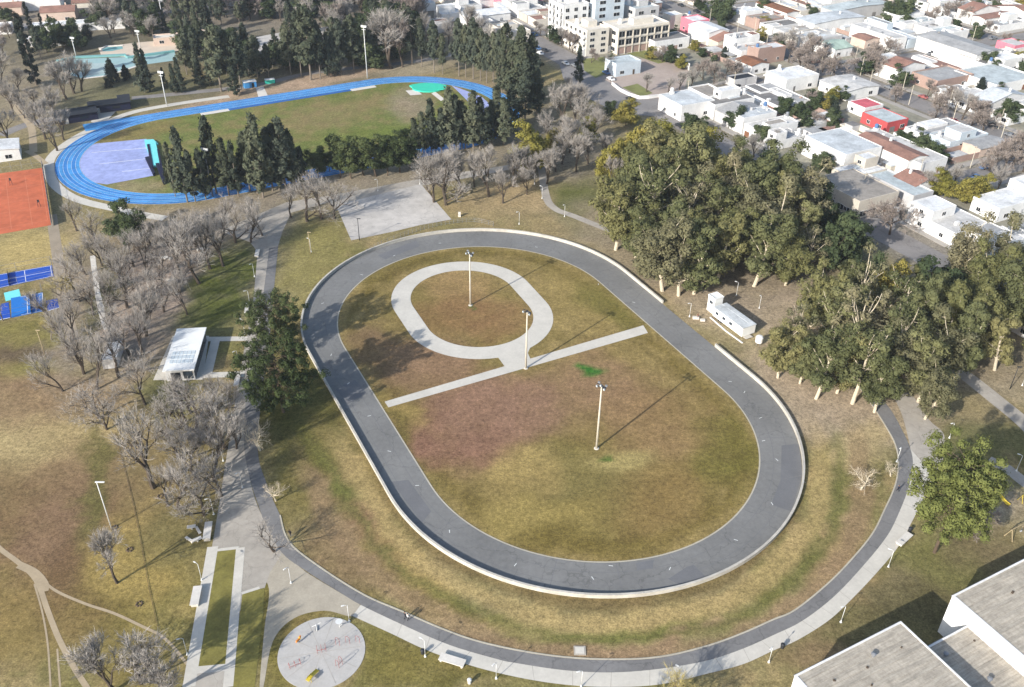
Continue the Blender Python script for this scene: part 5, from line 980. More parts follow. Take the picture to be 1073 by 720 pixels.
def house(p, yaw, w, d, h, wm='w_white', rm='r_pale', style='flat', r=None, detail=True, label=None, name='house', cat='house', extra=True, yard=0):
    r = r or rng; t = thing(name, label, cat, p, yaw, None if label else 'houses of the town')
    para = r.choice((.25, .4, .6)); tank_m = None; up = False
    if style == 'flat':
        shell(w, d, h, para).obj('wall', wm, t); flat(w, d, h).obj('roof', rm, t)
    else:
        ax = 0 if style in ('gable', 'gable_x') else 1; rise = r.uniform(.18, .3)*(d if ax == 0 else w)*.5 if style != 'shed' else h*.16
        b = MB(); b.box(0, 0, 0, w, d, h); gable_ends(b, w, d, h, rise, ax); b.obj('wall', wm, t); ro = gable(w, d, h, rise, axis=ax).obj('roof', rm, t)
        if r.random() < .5: MB().box(w*.22, d*.1, h+.1, .7, .7, rise+.9).obj('chimney', wm, ro)
    if extra and style == 'flat':
        if r.random() < .42 and h < 6:
            up = True; w2, d2 = w*r.uniform(.45, .8), d*r.uniform(.35, .6); x2, y2 = (w-w2)/2*r.choice((-1, 1))*.96, (d-d2)/2*r.choice((-.9, .2, .9)); h2 = r.uniform(2.6, 3.1)
            shell(w2, d2, h2, .3, x2, y2, h+.06).obj('upper_wall', wm, t); flat(w2, d2, h+.06+h2, x2, y2).obj('upper_roof', r.choice(('r_pale', 'r_white', 'r_grey')), t)
            if detail: win(t, x2, y2-d2/2, h+.9, 1.5, 1.1, 's', r); win(t, x2-w2/2, y2, h+.9, 1.2, 1.1, 'w', r)
        if r.random() < .6:
            tank_m = r.choice(('tank_blue', 'w_white', 'w_grey', 'metal_grey')); tank(t, w*r.uniform(-.3, .3), -d*.5+1.2 if up and r.random() < .5 else d*.5-1.3, h+.07, tank_m)
        elif r.random() < .6: MB().box(w*r.uniform(-.3, .3), d*r.uniform(-.3, .3), h+.06, r.uniform(.8, 1.6), r.uniform(.8, 1.4), r.uniform(.6, 1.3)).obj('vent_box', 'w_white', t)
        if r.random() < .35: MB().box(w*r.uniform(-.2, .2), d*r.uniform(-.2, .2), h+.06, w*r.uniform(.2, .4), d*r.uniform(.12, .3), .22).obj('skylight', r.choice(('skylight', 'r_blue', 'r_dark')), t)
    if extra and label is None:
        if style == 'flat' and not up and r.random() < .7:
            w2, d2 = w*r.uniform(.4, .62), d*r.uniform(.3, .5); x2, y2 = (w-w2)/2*r.choice((-1, 1))*.96, (d-d2)/2*r.choice((-.94, 0, .94)); h2 = r.uniform(.5, 1.1)
            shell(w2, d2, h2, .2, x2, y2, h+.06).obj('raised_wall', wm, t); flat(w2, d2, h+.06+h2, x2, y2).obj('raised_roof', r.choice(('r_pale', 'r_dark', 'r_grey', 'r_brown2', 'r_tile', 'r_white', 'r_blue')), t)
        if style == 'flat':
            for k in range(r.randint(1, 3)):
                vo = part('roof_vent', VENT[r.randrange(len(VENT))], t); vo.location = (w*r.uniform(-.38, .38), d*r.uniform(-.42, .42), h+.06); vo.scale = (r.uniform(.4, 1.0), r.uniform(.3, .9), r.uniform(.4, 1.2))
    if detail:
        f = r.choice((-1, 1))
        win(t, f*w*.25, -d/2, .9, min(2.0, w*.22), 1.3, 's', r); door(t, -f*w*.22, -d/2, 0, 1.0 if r.random() < .6 else 2.6, 2.2, 's', r.choice(('bark', 'r_dark', 'w_grey', 'r_brown')))
        win(t, -w/2, d*.2, .9, 1.4, 1.2, 'w', r)
        if d > 9: win(t, -w/2, -d*.25, .9, 1.2, 1.2, 'w', r)
    if yard > 2:
        b = MB(); y0 = d/2; hw = r.uniform(1.8, 2.4)
        for x0, y1, ww, dd in ((-w/2+.09, y0+yard/2, .16, yard-.02), (w/2-.09, y0+yard/2, .16, yard-.02), (0, y0+yard-.08, w-.36, .16)): b.box(x0, y1, 0, ww, dd, hw)
        b.obj('yard_wall', r.choice(('w_white', 'w_cream', 'w_grey', 'w_brick', 'w_white')), t)
        if yard > 4 and r.random() < .88:
            aw, ad = w*r.uniform(.5, .95), yard*r.uniform(.3, .6); x = (w-aw)/2*r.choice((-1, 1))*.9; y = y0+yard-ad/2-.2
            b = MB(); b.box(x, y, 0, aw-.3, ad, 2.4); b.obj('annex_wall', wm, t); b = MB(); b.box(x, y, 2.41, aw, ad+.2, .12); b.obj('annex_roof', r.choice(('r_grey', 'r_pale', 'r_tile', 'r_blue', 'r_dark', 'r_white')), t)
        elif yard > 3 and r.random() < .5:
            b = MB(); b.box(0, y0+yard*.3, 2.3, w*.6, yard*.45, .1); b.obj('patio_roof', r.choice(('r_grey', 'r_tile', 'r_blue')), t)
    bits = f"{WC[wm]} {'two storey ' if (up or h > 5.5) else ''}house, {RC.get(rm, 'cream')} {'flat' if style == 'flat' else 'pitched'} roof"
    if tank_m: bits += {'tank_blue': ', blue tank', 'w_white': ', white tank', 'w_grey': ', grey tank', 'metal_grey': ', steel tank'}[tank_m]
    HOUSES.append((t, bits, label is None)); return t

CUSTOM = []
def custom(label, at, w, d, h, wm, rm, style='flat', turn=0, extra=False, detail=True, name='house', cat='house', seed=1, yard=0, rad=None):
    p = G(*at); p.z = .13; CUSTOM.append((p, rad or max(w, d)*.62)); return house(p, GA + R(90*turn), w, d, h, wm, rm, style, random.Random(seed), detail, label, name, cat, extra, yard)
# landmark buildings
t = custom('long grey gabled shed with white side walls deep in the town', (1001, 60), 17, 34, 6.5, 'w_white', 'r_grey', 'shed', 0, name='warehouse', cat='shed', rad=20)
t = custom('big white block with a pale blue flat roof behind the eucalyptus grove', (879, 168), 17, 20, 7, 'w_white', 'r_blue', name='warehouse', cat='building', rad=15)
custom('white garage with grey sheet roof beside the big white block', (949, 173), 13, 22, 5.5, 'w_white', 'r_pale', 'flat', name='warehouse', cat='building', rad=14)
custom('brown tiled gable house with white end wall by the leafless street trees', (787, 74), 11, 10, 4, 'w_white', 'r_brown', 'gable', 1, seed=4, rad=10); custom('black fronted carport in front of the brown tiled house', (776, 88), 12, 6, 2.8, 'dark_fab' if False else 'w_grey', 'dark_fab', seed=5, rad=7, detail=False)
t = custom('grey two storey corner shop with dark windows behind the eucalyptus grove', (893, 212), 17, 20, 6, 'w_stone', 'r_brown2', name='corner_shop', cat='shop', rad=16)
for x in (-6, -2, 2, 6): win(t, x, -10, .6, 2.6, 1.7, 's', rng)
for y in (-7, -3, 1): win(t, -8.5, y, .6, 2.4, 1.7, 'w', rng)
custom('pale narrow house beside the grey corner shop', (937, 203), 9, 22, 4, 'w_grey', 'r_turq', seed=6, rad=9); custom('terracotta roofed house next to the pale narrow house', (957, 199), 9, 12, 3.8, 'w_white', 'r_tile', 'gable', 1, seed=7, rad=8)
custom('red walled house with a turquoise grey roof in the middle of the town', (925, 132), 11, 13, 4, 'w_red', 'r_turq', seed=8, rad=9); custom('red roofed patio house beside the red walled house', (905, 118), 10, 9, 3.6, 'w_white', 'r_pink', seed=9, rad=8)
custom('bright pink walled house near the white gabled hall', (727, 33), 10, 10, 6, 'w_pink', 'r_white', seed=10, rad=9); custom('white gabled hall beside the bright pink house', (741, 42), 12, 16, 6, 'w_white', 'r_white', 'shed', 0, seed=11, rad=11, detail=False)
custom('long white pavilion with a pale blue roof far back in the town', (868, 30), 34, 13, 5.5, 'w_white', 'r_blue', 'shed', 0, seed=12, name='warehouse', cat='building', rad=20); custom('long low building with dark eaves behind the long white pavilion', (895, 17), 40, 10, 5.5, 'w_grey', 'r_turq', 'shed', 0, seed=13, name='warehouse', cat='building', rad=20)
custom('white gable fronted house with a sage green roof on the street corner', (872, 56), 11, 13, 4, 'w_white', 'r_sage', 'gable', 0, seed=14, rad=11); custom('terracotta and orange house beside the sage green roof', (905, 48), 9, 9, 4, 'w_salmon', 'r_tile', 'gable', 1, seed=15, rad=8)
custom('lilac walled house beyond the long grey shed', (1058, 56), 10, 10, 5, 'w_pink', 'r_pale', seed=16, rad=9); custom('white flat house with upper room at the far side of the long grey shed', (1046, 72), 12, 12, 5.6, 'w_white', 'r_white', seed=17, rad=10)
custom('white modern house with blue tinted flat roof at the vacant lot corner', (718, 118), 16, 15, 6, 'w_white', 'r_blue', seed=18, extra=True, rad=14); custom('white cube with open upper terrace beside the modern corner house', (740, 112), 10, 13, 6.3, 'w_white', 'r_brown2', seed=19, rad=9)
custom('small pale blue roofed house standing alone in the vacant lot', (652, 76), 13, 9, 5.2, 'w_blue', 'r_turq', seed=20, rad=12)
custom('long dark roofed workshop beyond the vacant lot', (697, 50), 20, 10, 5, 'w_white', 'r_dark', seed=21, rad=14, name='workshop', cat='building')
custom('grey roofed house seen between eucalyptus crowns', (990, 240), 15, 18, 4, 'w_white', 'r_pale', seed=22, rad=12, extra=True); custom('bright white house with flat roof behind the eucalyptus grove edge', (1047, 222), 16, 10, 4.4, 'w_white', 'r_white', seed=23, rad=13); custom('white garage end at the edge of the photo by the street', (1075, 205), 9, 9, 4.5, 'w_white', 'r_white', seed=24, rad=8)
custom('low grey sheet roofed shed between eucalyptus trees at the photo edge', (1075, 335), 17, 20, 4, 'w_grey', 'r_grey', seed=25, rad=16, name='warehouse', cat='shed')
custom('sprawling pale sheet roof house beside the long grey shed', (1040, 88), 26, 22, 4, 'w_white', 'r_turq', seed=26, rad=17); custom('grey flat row house facing the wide street with brick front', (985, 88), 22, 14, 4.2, 'w_brick', 'r_grey', seed=27, rad=14)
custom('white house with grey hipped roof by the leafless street trees', (828, 90), 18, 13, 5.5, 'w_white', 'r_white', seed=28, rad=13, extra=True); custom('pale roofed house on the corner of the wide street', (888, 97), 18, 16, 4, 'w_white', 'r_pale', 'shed', 0, seed=29, rad=13)
# apartment blocks by the avenue
def apartments(label, u0, u1, v0, v1, h, wm, rm, floors, wu, wv, balc=None, frame=False):
    c = UV((u0+u1)/2, (v0+v1)/2, .13); w, d = u1-u0, v1-v0; CUSTOM.append((c, max(w, d)*.6)); t = thing('apartment_building', label, 'building', c, GA)
    shell(w, d, h, .9).obj('wall', wm, t); flat(w, d, h).obj('roof', rm, t); MB().box(w*.1, 0, h+.07, w*.4, d*.3, 2.6).obj('stair_tower', wm, t); tank(t, -w*.25, d*.2, h+.07, 'w_white', .9)
    fh = h/floors
    for k in range(floors):
        z = k*fh+.9
        for i in range(wv):
            y = -d/2 + d*(i+.5)/wv; win(t, -w/2, y, z, d/wv*.42, fh*.48, 'w', rng)
            if balc and k > 0 and i % 2 == 0: MB().box(-w/2-.65, y, k*fh-.1, 1.25, d/wv*.85, 1.05).obj('balcony', balc, t)
        for i in range(wu):
            x = -w/2 + w*(i+.5)/wu
            if frame and k == 0: b = MB(); b.box(x, -d/2-.06, .3, w/wu*.86, .1, fh*.85); b.obj('brick_panel', 'w_brick', t)
            else: win(t, x, -d/2, z-.4 if frame else z, w/wu*(.74 if frame else .4), fh*(.66 if frame else .48), 's', rng)
    if frame:
        b = MB()
        for i in range(wu+1): b.box(-w/2 + w*i/wu, -d/2-.25, 0, .35, .4, h)
        for k in range(floors): b.box(0, -d/2-.27, (k+1)*fh-.25, w+.4, .36, .3)
        b.obj('concrete_frame', 'w_stone', t)
    return t
apartments('tall white apartment block with rows of dark windows on the avenue', 229, 243, 384, 398, 17, 'w_white', 'r_pale', 5, 3, 4, 'w_grey')
apartments('taller pale blue blank walled block behind the white apartment block', 245.5, 262, 382, 398, 19, 'w_blue', 'r_blue', 6, 2, 1)
apartments('cream apartment house with stacked balconies beside the white apartment block', 229, 241, 362, 382, 11, 'w_cream', 'w_cream', 4, 2, 5, 'w_white')
apartments('unfinished concrete framed building with brick infill panels by the vacant lot', 243.5, 272, 358, 372, 11, 'w_cream', 'w_cream', 3, 7, 2, None, True)
apartments('grey block with a turquoise roof behind the unfinished concrete frame', 266, 280, 378, 394, 13, 'w_grey', 'r_turq', 4, 2, 2)
# vacant lot
sheet('vacant_lot', GL([(648, 92), (634, 84), (645, 72), (668, 62), (700, 62), (722, 74), (716, 98), (692, 103), (668, 103)]), .15, 'lot_dirt'); sheet('lot_grass', GL([(611, 62), (634, 60), (640, 76), (624, 82), (612, 74)]), .152, 'lot_grass'); sheet('lot_grass', GL([(656, 57), (678, 51), (706, 64), (690, 67), (670, 60)]), .154, 'lot_grass'); sheet('lot_grass', GL([(652, 92), (668, 88), (684, 98), (672, 102)]), .156, 'lot_grass')
def wall_run(label, pts, h, m, name='boundary_wall', z=0):
    q = [G(*p) for p in pts]; o = q[0].copy(); t = thing(name, label, 'wall', o); b = MB(); ribbon(b, [p-o for p in q], .25, z, 0, h); b.obj('wall', m, t); b = MB(); ribbon(b, [p-o for p in q], .4, z+h+.002, 0, .1); b.obj('coping', 'w_white', t)
wall_run('low white kerb wall curving round the vacant dirt lot corner', smooth_line([Vector((641, 89, 0)), Vector((658, 100, 0)), Vector((670, 104, 0)), Vector((692, 102, 0))], 3) and [(641, 89), (650, 96), (660, 101), (670, 104), (680, 103.5), (692, 102)], 1.3, 'w_white')
wall_run('tall white boundary wall at the back of the vacant lot', [(608, 60), (634, 56), (672, 46)], 3, 'w_white'); wall_run('long white side wall between the vacant lot and the town houses', [(672, 46), (690, 55), (704, 63), (722, 74)], 3, 'w_white')

# ordinary houses on their lots
r3 = random.Random(11)
def lot(c, turn, w, d):
    px, py = Pv(c.x, c.y, 3)
    if not (-12 < px < 1085 and -8 < py < 430): return
    for q, rad in CUSTOM:
        if (q-c).length < rad*.68 + min(w, d)*.4: return
    vl = toUV(c)
    if 226 < vl[0] < 282 and 303 < vl[1] < 352: return
    wm = r3.choices(['w_white', 'w_cream', 'w_grey', 'w_salmon', 'w_yellow', 'w_brick', 'w_stone', 'w_blue', 'w_pink'], [58, 14, 12, 2, 2, 3, 7, 2, .4])[0]
    st = r3.choices(['flat', 'gable', 'shed'], [80, 12, 8])[0]
    rm = r3.choices(['r_pale', 'r_grey', 'r_white', 'r_blue', 'r_dark', 'r_turq', 'r_brown2', 'r_tile'], [22, 28, 13, 8, 11, 6, 13, 6])[0] if st == 'flat' else r3.choices(['r_tile', 'r_brown', 'r_grey', 'r_blue', 'r_pale'], [30, 10, 25, 20, 15])[0]
    bw = w*r3.uniform(.9, .985); bd = d*r3.uniform(.5, .82); yard = d-bd-.3
    a = GA + R(90*turn); off = Vector((-math.sin(a), math.cos(a), 0))*(-(d-bd)/2+.1)
    p = c + off + Vector((0, 0, .13))
    house(p, a, bw, bd, r3.choice((3.2, 3.4, 3.6, 4.0, 4.4)) if r3.random() < .88 else r3.uniform(5.6, 6.4), wm, rm, st if st != 'shed' else 'shed', r3, py > 45, None, yard=yard)
for (u0, u1, v0, v1) in BL:
    for side in ('w', 'e', 's', 'n'):
        if side in 'we':
            dep = r3.uniform(27, 30); v = v0+3.2
            while v < v1-8:
                w = r3.uniform(7.5, 10.8)
                if v+w > v1-3: w = v1-3-v
                if w < 6: break
                u = u0+3.2+dep/2 if side == 'w' else u1-3.2-dep/2; lot(UV(u, v+w/2), 3 if side == 'w' else 1, w, dep); v += w+.25
        else:
            dep = (v1-v0)/2-5; u = u0+33.5
            while u < u1-33.5-6:
                w = r3.uniform(7.4, 10.2)
                if u+w > u1-33: w = u1-33-u
                if w < 5.5: break
                v = v0+3.2+dep/2 if side == 's' else v1-3.2-dep/2; lot(UV(u, v+w/2*0), 0 if side == 's' else 2, w, dep); u += w+.25
# houses and club buildings at the far side beyond the pools
def plain(label, at, w, d, h, wm, rm, style, yaw, seed=1, name='house', cat='house', detail=True):
    return house(G(*at), R(yaw), w, d, h, wm, rm, style, random.Random(seed), detail, label, name, cat, False)
plain('long low club building with a white roof beyond the pool', (93, 30), 50, 8, 3.4, 'w_white', 'r_white', 'flat', 17, 2, 'club_building', 'building'); plain('salmon house with terracotta roof behind the long white club roof', (64, 20), 16, 13, 5, 'w_salmon', 'r_tile', 'gable', 17, 3); plain('second terracotta roofed house beside the salmon house', (98, 10), 18, 12, 5, 'w_cream', 'r_tile', 'gable', 17, 4)
plain('white roofed store shed behind the tall cypresses', (34, 8), 30, 14, 5, 'w_white', 'r_white', 'flat', 17, 5, 'storehouse', 'shed', False); plain('low white roofed shelter between the cypress trees', (50, 47), 24, 5, 3, 'w_grey', 'r_white', 'flat', 10, 6, 'storehouse', 'shelter', False); plain('reddish roofed house at the far corner of the photo', (10, 14), 14, 10, 4, 'w_salmon', 'r_tile', 'gable', 17, 7)
plain('red walled changing hut with cream roof at the end of the long pool', (216, 50), 9, 8, 3.2, 'w_red', 'w_cream', 'flat', 20, 8, 'changing_hut', 'hut'); plain('cream roofed pavilion behind the long pool terrace', (206, 43), 12, 10, 3.4, 'w_salmon', 'w_cream', 'flat', 20, 9, 'pavilion', 'building'); plain('small cream roofed snack hut on the pool terrace', (178, 45), 14, 7, 3, 'w_salmon', 'w_cream', 'flat', 20, 10, 'pavilion', 'building')
plain('white walled cabin with a sloping roof beside the orange clay courts', (-2, 165), 15, 10, 4, 'w_white', 'r_white', 'shed', 25, 11, 'cabin', 'cabin'); plain('small blue kiosk among the far dark conifers', (351, 26), 8, 6, 4, 'w_blue', 'r_blue', 'flat', 20, 12, 'kiosk', 'kiosk')
plain('white roofed farmhouse at the top edge beyond the cypresses', (2, 34), 10, 8, 3.5, 'w_white', 'r_white', 'flat', 17, 13)
for i, (x, y, w, d, wm, rm) in enumerate([(140, -2, 14, 10, 'w_cream', 'r_tile'), (222, -4, 14, 12, 'w_white', 'r_pale'), (170, 0, 12, 10, 'w_white', 'r_grey'), (255, 2, 12, 10, 'w_stone', 'r_brown'), (300, -4, 16, 10, 'w_pink', 'r_pale'), (470, 20, 12, 10, 'w_white', 'r_white'), (455, 32, 14, 10, 'w_grey', 'r_pale'), (500, 30, 14, 12, 'w_white', 'r_pale'), (515, 20, 16, 12, 'w_white', 'r_white'), (530, 34, 14, 10, 'w_cream', 'r_brown2'), (490, 12, 12, 10, 'w_white', 'r_grey'), (475, 2, 14, 10, 'w_cream', 'r_pale'), (510, 4, 14, 12, 'w_white', 'r_white'), (440, 10, 14, 10, 'w_white', 'r_blue'), (452, 0, 12, 10, 'w_white', 'r_pale'), (535, 12, 14, 12, 'w_white', 'r_blue'), (420, 0, 12, 10, 'w_grey', 'r_grey'), (522, 46, 12, 10, 'w_stone', 'r_brown2'), (540, 40, 12, 9, 'w_cream', 'r_pale')]):
    p = G(x, y); house(p, GA if x > 400 else R(17), w, d, 3.8, wm, rm, 'flat' if i % 4 else 'gable', r3, False, None)

# ---------------------------------------------------------------- sports halls at the near corner
aT = Vector((63.3, 97.8, 0)); eU = Vector((math.cos(R(28)), math.sin(R(28)), 0)); eB = Vector((math.cos(R(-62)), math.sin(R(-62)), 0))
def hall(label, origin, u0, u1, b0, b1, h, seams=.62, fascia=True, trim='w_white'):
    o = origin; t = thing('sports_hall', label, 'hall', o, R(28)); L, W = b1-b0, u1-u0
    # local x along eU, local y along -eB
    cx, cy = (u0+u1)/2, -(b0+b1)/2
    shell(W, L, h-.28, .28, cx, cy, 0, .3).obj('wall', trim, t)
    b = MB(); n = int(L/seams)
    for k in range(n):
        y = -b0 - .31 - (L-.62)*(k+.5)/n; b.box(cx, y, h-.16 + (.035 if k % 2 else 0), W-.64, (L-.62)/n*.985, .05, 0, k % 3 % 2)
    b.obj('roof', ['r_hall', 'r_hall2'], t)
    b = MB(); r = random.Random(int(W*7))
    for k in range(7): b.box(cx+W*r.uniform(-.42, .42), cy+L*r.uniform(-.1, .45), h-.08, r.uniform(.25, .7), r.uniform(.2, .5), .12, r.uniform(0, 3))
    b.obj('roof_debris', 'bark', t)
    for k in range(4):
        b = MB(); x, y = cx+W*r.uniform(-.4, .4), cy+L*(.42-.2*k); b.lathe(x, y, [(.28, h-.1), (.28, h+.35), (.42, h+.4), (.42, h+.55), (.1, h+.7)], 10); b.obj('roof_vent', 'metal_grey', t)
    b = MB(); b.box(cx, cy+L/2+.12, h-.5, W-.1, .2, .2); b.obj('gutter', 'metal_grey', t)
    for k in range(3): MB().tube([(u0+W*(.15+.35*k), cy+L/2+.1, 0), (u0+W*(.15+.35*k), cy+L/2+.1, h-.5)], .08, 6).obj('downpipe', 'metal_grey', t)
    return t, cx, cy
col('r_hall2', (178, 169, 154), var=.2, scale=.4, scale2=3)
M['r_hall'] = mat('r_hall', A(186, 176, 160), var=.2, scale=.35, scale2=3)
add_streaks(M['r_hall'], (.18, 2.6, 1), .72, 1.2); add_streaks(M['r_hall2'], (.18, 2.6, 1), .74, 1.2); add_streaks(M['r_hall'], (1.3, .12, 1), .82, 1.12)
t, cx, cy = hall('large hall with a grey ribbed roof nearest the loop path', aT, -22.3, 0, 0, 36, 9)
MB().box(-11.15, .06, 2.0, 19, .06, 1.6).obj('window', 'glass_dark', t); MB().box(-22.36, -10, 3, .06, 12, 1.6).obj('window', 'glass_dark', t)
t, cx, cy = hall('lower connecting hall with a grey roof between two taller halls', aT, .02, 11.55, 4.3, 36, 6.3)
t, cx, cy = hall('tall white walled hall with a grey roof beside the shaded lawn', aT, 11.6, 50, .2, 36, 9.2)
MB().box(30, -.14, 2.0, 30, .06, 1.6).obj('window', 'glass_dark', t)

# ---------------------------------------------------------------- kiosk, cabin and trailer
org = G(190, 366); kd = R(97)
kc = (Vector((-80.3, 171, 0))+Vector((-75.7, 189, 0)))/2; t = thing('park_kiosk', 'flat white roofed park kiosk with a glazed grid on its roof', 'kiosk', kc, kd - PI/2)
b = shell(6.4, 16.6, 3.1, .0, 0, 0); b.obj('wall', 'w_grey', t); MB().box(0, 0, 3.12, 7.1, 17.9, .3).obj('roof', 'white_paint', t)
b = MB()
for i in range(6):
    for j in range(3): b.box(-2.2+i*.9, -5.4+j*1.75, 3.425, .72, 1.45, .05)
b.obj('roof_glazing', 'skylight', t)
b = MB()
for k in range(8): b.box(3.23, -7+2*k, .3, .06, 1.7, 2.5)
b.obj('glass_wall', 'glass_dark', t); MB().box(-1, -8.33, 0, 2.2, .06, 2.3).obj('door', 'glass_dark', t); MB().box(1.8, -8.33, .5, 2.2, .06, 2.0).obj('window', 'glass', t)
tr = G(120, 376); t = thing('park_cabin', 'small grey white cabin with a dark glazed end under bare trees', 'cabin', tr, R(100))
MB().box(0, 0, .3, 9, 3.2, 2.5).obj('wall', 'w_grey', t); MB().box(-.8, 0, 2.81, 7.6, 3.5, .16).obj('roof', 'r_white', t); MB().box(3.9, 0, 2.0, 1.6, 2.9, .9).obj('window', 'glass_dark', t); MB().box(0, -1.63, .4, 1, .05, 2).obj('door', 'r_pale', t)
for sx in (-3, 3): MB().box(sx, 0, 0, .4, 2.4, .3).obj('footing', 'concrete', t)
tc = Vector((56.9, 198.9, 0)); t = thing('office_trailer', 'long white trailer with a pale roof beside the skating track opening', 'trailer', tc, R(-61))
MB().box(0, 0, .5, 11.5, 4.2, 2.5).obj('body', 'white_paint', t); b = MB(); b.box(0, 0, 3.0, 11.7, 4.4, .14); b.box(0, 1.2, 3.14, 11.5, 1.2, .06); b.obj('roof', 'r_blue', t)
for x in (-4.2, -1.5, 1.2): MB().box(x, -2.12, 1.5, 1.1, .05, .8).obj('window', 'glass', t)
MB().box(4.2, -2.12, .6, .9, .05, 2).obj('door', 'r_pale', t)
for x in (-3.4, -2.5): b = MB(); b.tube([(x, -2.05, .42), (x, -1.75, .42)], .42, 14); b.obj('wheel', 'metal_dark', t)
MB().box(6.4, -.6, .4, 1.2, 2.2, .12).obj('step', 'concrete', t)
tb = Vector((53.2, 206.0, 0)); t = thing('ticket_booth', 'square white booth standing taller at the end of the long white trailer', 'booth', tb, R(-61)); MB().box(0, 0, 0, 2.7, 2.7, 4.4).obj('wall', 'white_paint', t); b = shell(2.9, 2.9, .05, .3, 0, 0, 4.41); b.box(0, 0, 4.41, 2.5, 2.5, .06); b.obj('roof', 'white_paint', t); MB().box(0, -1.38, 2.6, 1.2, .05, .8).obj('window', 'glass', t); MB().box(-1.38, 0, 0, .05, .9, 2).obj('door', 'r_pale', t)
t = thing('supply_tank', 'white tank on a stand at the lower end of the long white trailer', 'tank', Vector((61.6, 190.3, 0)), R(-61)); MB().lathe(0, 0, [(.9, .8), (.95, 2.2), (.7, 2.5), (.2, 2.6)], 14).obj('tank', 'white_paint', t)
for a in range(4): MB().tube([(.6*math.cos(a*PI/2), .6*math.sin(a*PI/2), 0), (.6*math.cos(a*PI/2), .6*math.sin(a*PI/2), .8)], .07, 6).obj('leg', 'metal_grey', t)
wall_run('pale low kerb strip along the grass beside the long white trailer', [(744, 333), (760, 347), (778, 360)], .12, 'concrete_pale', 'kerb_strip')
t = thing('gate_block', 'pair of pale concrete blocks at the skating track opening', 'block', G(729, 334)); MB().box(0, 0, 0, 1.6, .8, .6).obj('block', 'concrete_pale', t); MB().box(1.6, -1.0, 0, 1.2, .7, .5).obj('block', 'concrete_pale', t)

# ---------------------------------------------------------------- cars
def car_proto(paint):
    t = thing('parked_car', '', 'car', (0, 0, -50), 0, 'cars in the town streets')
    prof = [(-2.1, .35), (-2.12, .75), (-1.95, .9), (-1.35, .95), (-.75, 1.42), (.75, 1.45), (1.35, 1.05), (2.0, .88), (2.1, .6), (2.08, .35)]
    b = MB(); n = len(prof); vs = [(x, -.86 + (.16 if z > 1.2 else 0), z) for x, z in prof] + [(x, .86 - (.16 if z > 1.2 else 0), z) for x, z in prof]
    b.add(vs, [tuple(range(n)), tuple(range(n, 2*n))[::-1]] + [(i, n+i, n+i+1, i+1) for i in range(n-1)] + [(n-1, 2*n-1, n, 0)]); b.obj('body', paint, t)
    w = MB()
    for s in (-1, 1): w.add([(-1.05, s*.83, 1.02), (-.68, s*.735, 1.37), (.68, s*.735, 1.38), (1.1, s*.82, 1.05)], [(0, 1, 2, 3)])
    w.add([(1.28, -.68, 1.12), (1.28, .68, 1.12), (.82, .62, 1.45), (.82, -.62, 1.45)], [(0, 1, 2, 3)]); w.add([(-1.3, -.68, 1.03), (-1.3, .68, 1.03), (-.82, .62, 1.43), (-.82, -.62, 1.43)], [(0, 1, 2, 3)]); w.obj('window', 'glass_dark', t)
    for x in (-1.3, 1.3):
        for s in (-1, 1): MB().tube([(x, s*.9, .32), (x, s*.68, .32)], .32, 12).obj('wheel', 'metal_dark', t)
    for s in (-.6, .6): MB().box(2.09, s, .62, .06, .34, .16).obj('headlight', 'skylight', t)
    return t
CAR = {'white': car_proto('white_paint'), 'dark': car_proto('metal_dark'), 'grey': car_proto('metal_grey'), 'red': car_proto('red'), 'blue': car_proto('tank_blue')}
used = set()
for (x, y), c, yaw, w in [((712, 133), 'dark', 118, 'parked under the yellow green trees by the modern corner house'), ((771, 91), 'dark', 30, 'parked before the black fronted carport'), ((566, 57), 'white', 118, 'parked below the white apartment block'), ((571, 54), 'dark', 118, 'parked below the white apartment block'), ((640, 84), 'white', 118, 'driving past the vacant lot corner'), ((899, 66), 'dark', 118, 'parked under leafless trees at the town crossing'), ((967, 103), 'red', -62, 'parked on the wide street before the brick fronted row house'), ((931, 93), 'grey', -62, 'driving on the wide street'), ((1040, 133), 'dark', -62, 'on the wide street near the dark green street tree'), ((995, 112), 'white', -62, 'on the wide street among leafless trees'), ((917, 213), 'grey', 28, 'parked by the grey corner shop'), ((983, 200), 'white', 28, 'on the side street behind the eucalyptus grove'), ((1022, 187), 'blue', 28, 'parked on the side street behind the eucalyptus grove'), ((805, 80), 'white', 28, 'parked under brown leafless trees'), ((855, 66), 'red', 28, 'near the sage green roofed house'), ((757, 96), 'grey', 28, 'on the side street beside the vacant lot'), ((602, 70), 'grey', 118, 'driving along the avenue by the conifers'), ((938, 222), 'white', 28, 'parked on the grey apron by the corner shop'), ((1058, 143), 'grey', -62, 'on the wide street close to the photo edge'), ((740, 21), 'dark', 118, 'on the far street beside the pink walled house')]:
    lab = f'{c} car {w}'; p = G(x, y, .06)
    if c in used: dup(CAR[c], p, R(yaw), lab)
    else: CAR[c].location = p; CAR[c].rotation_euler.z = R(yaw); CAR[c]['label'] = lab; used.add(c)

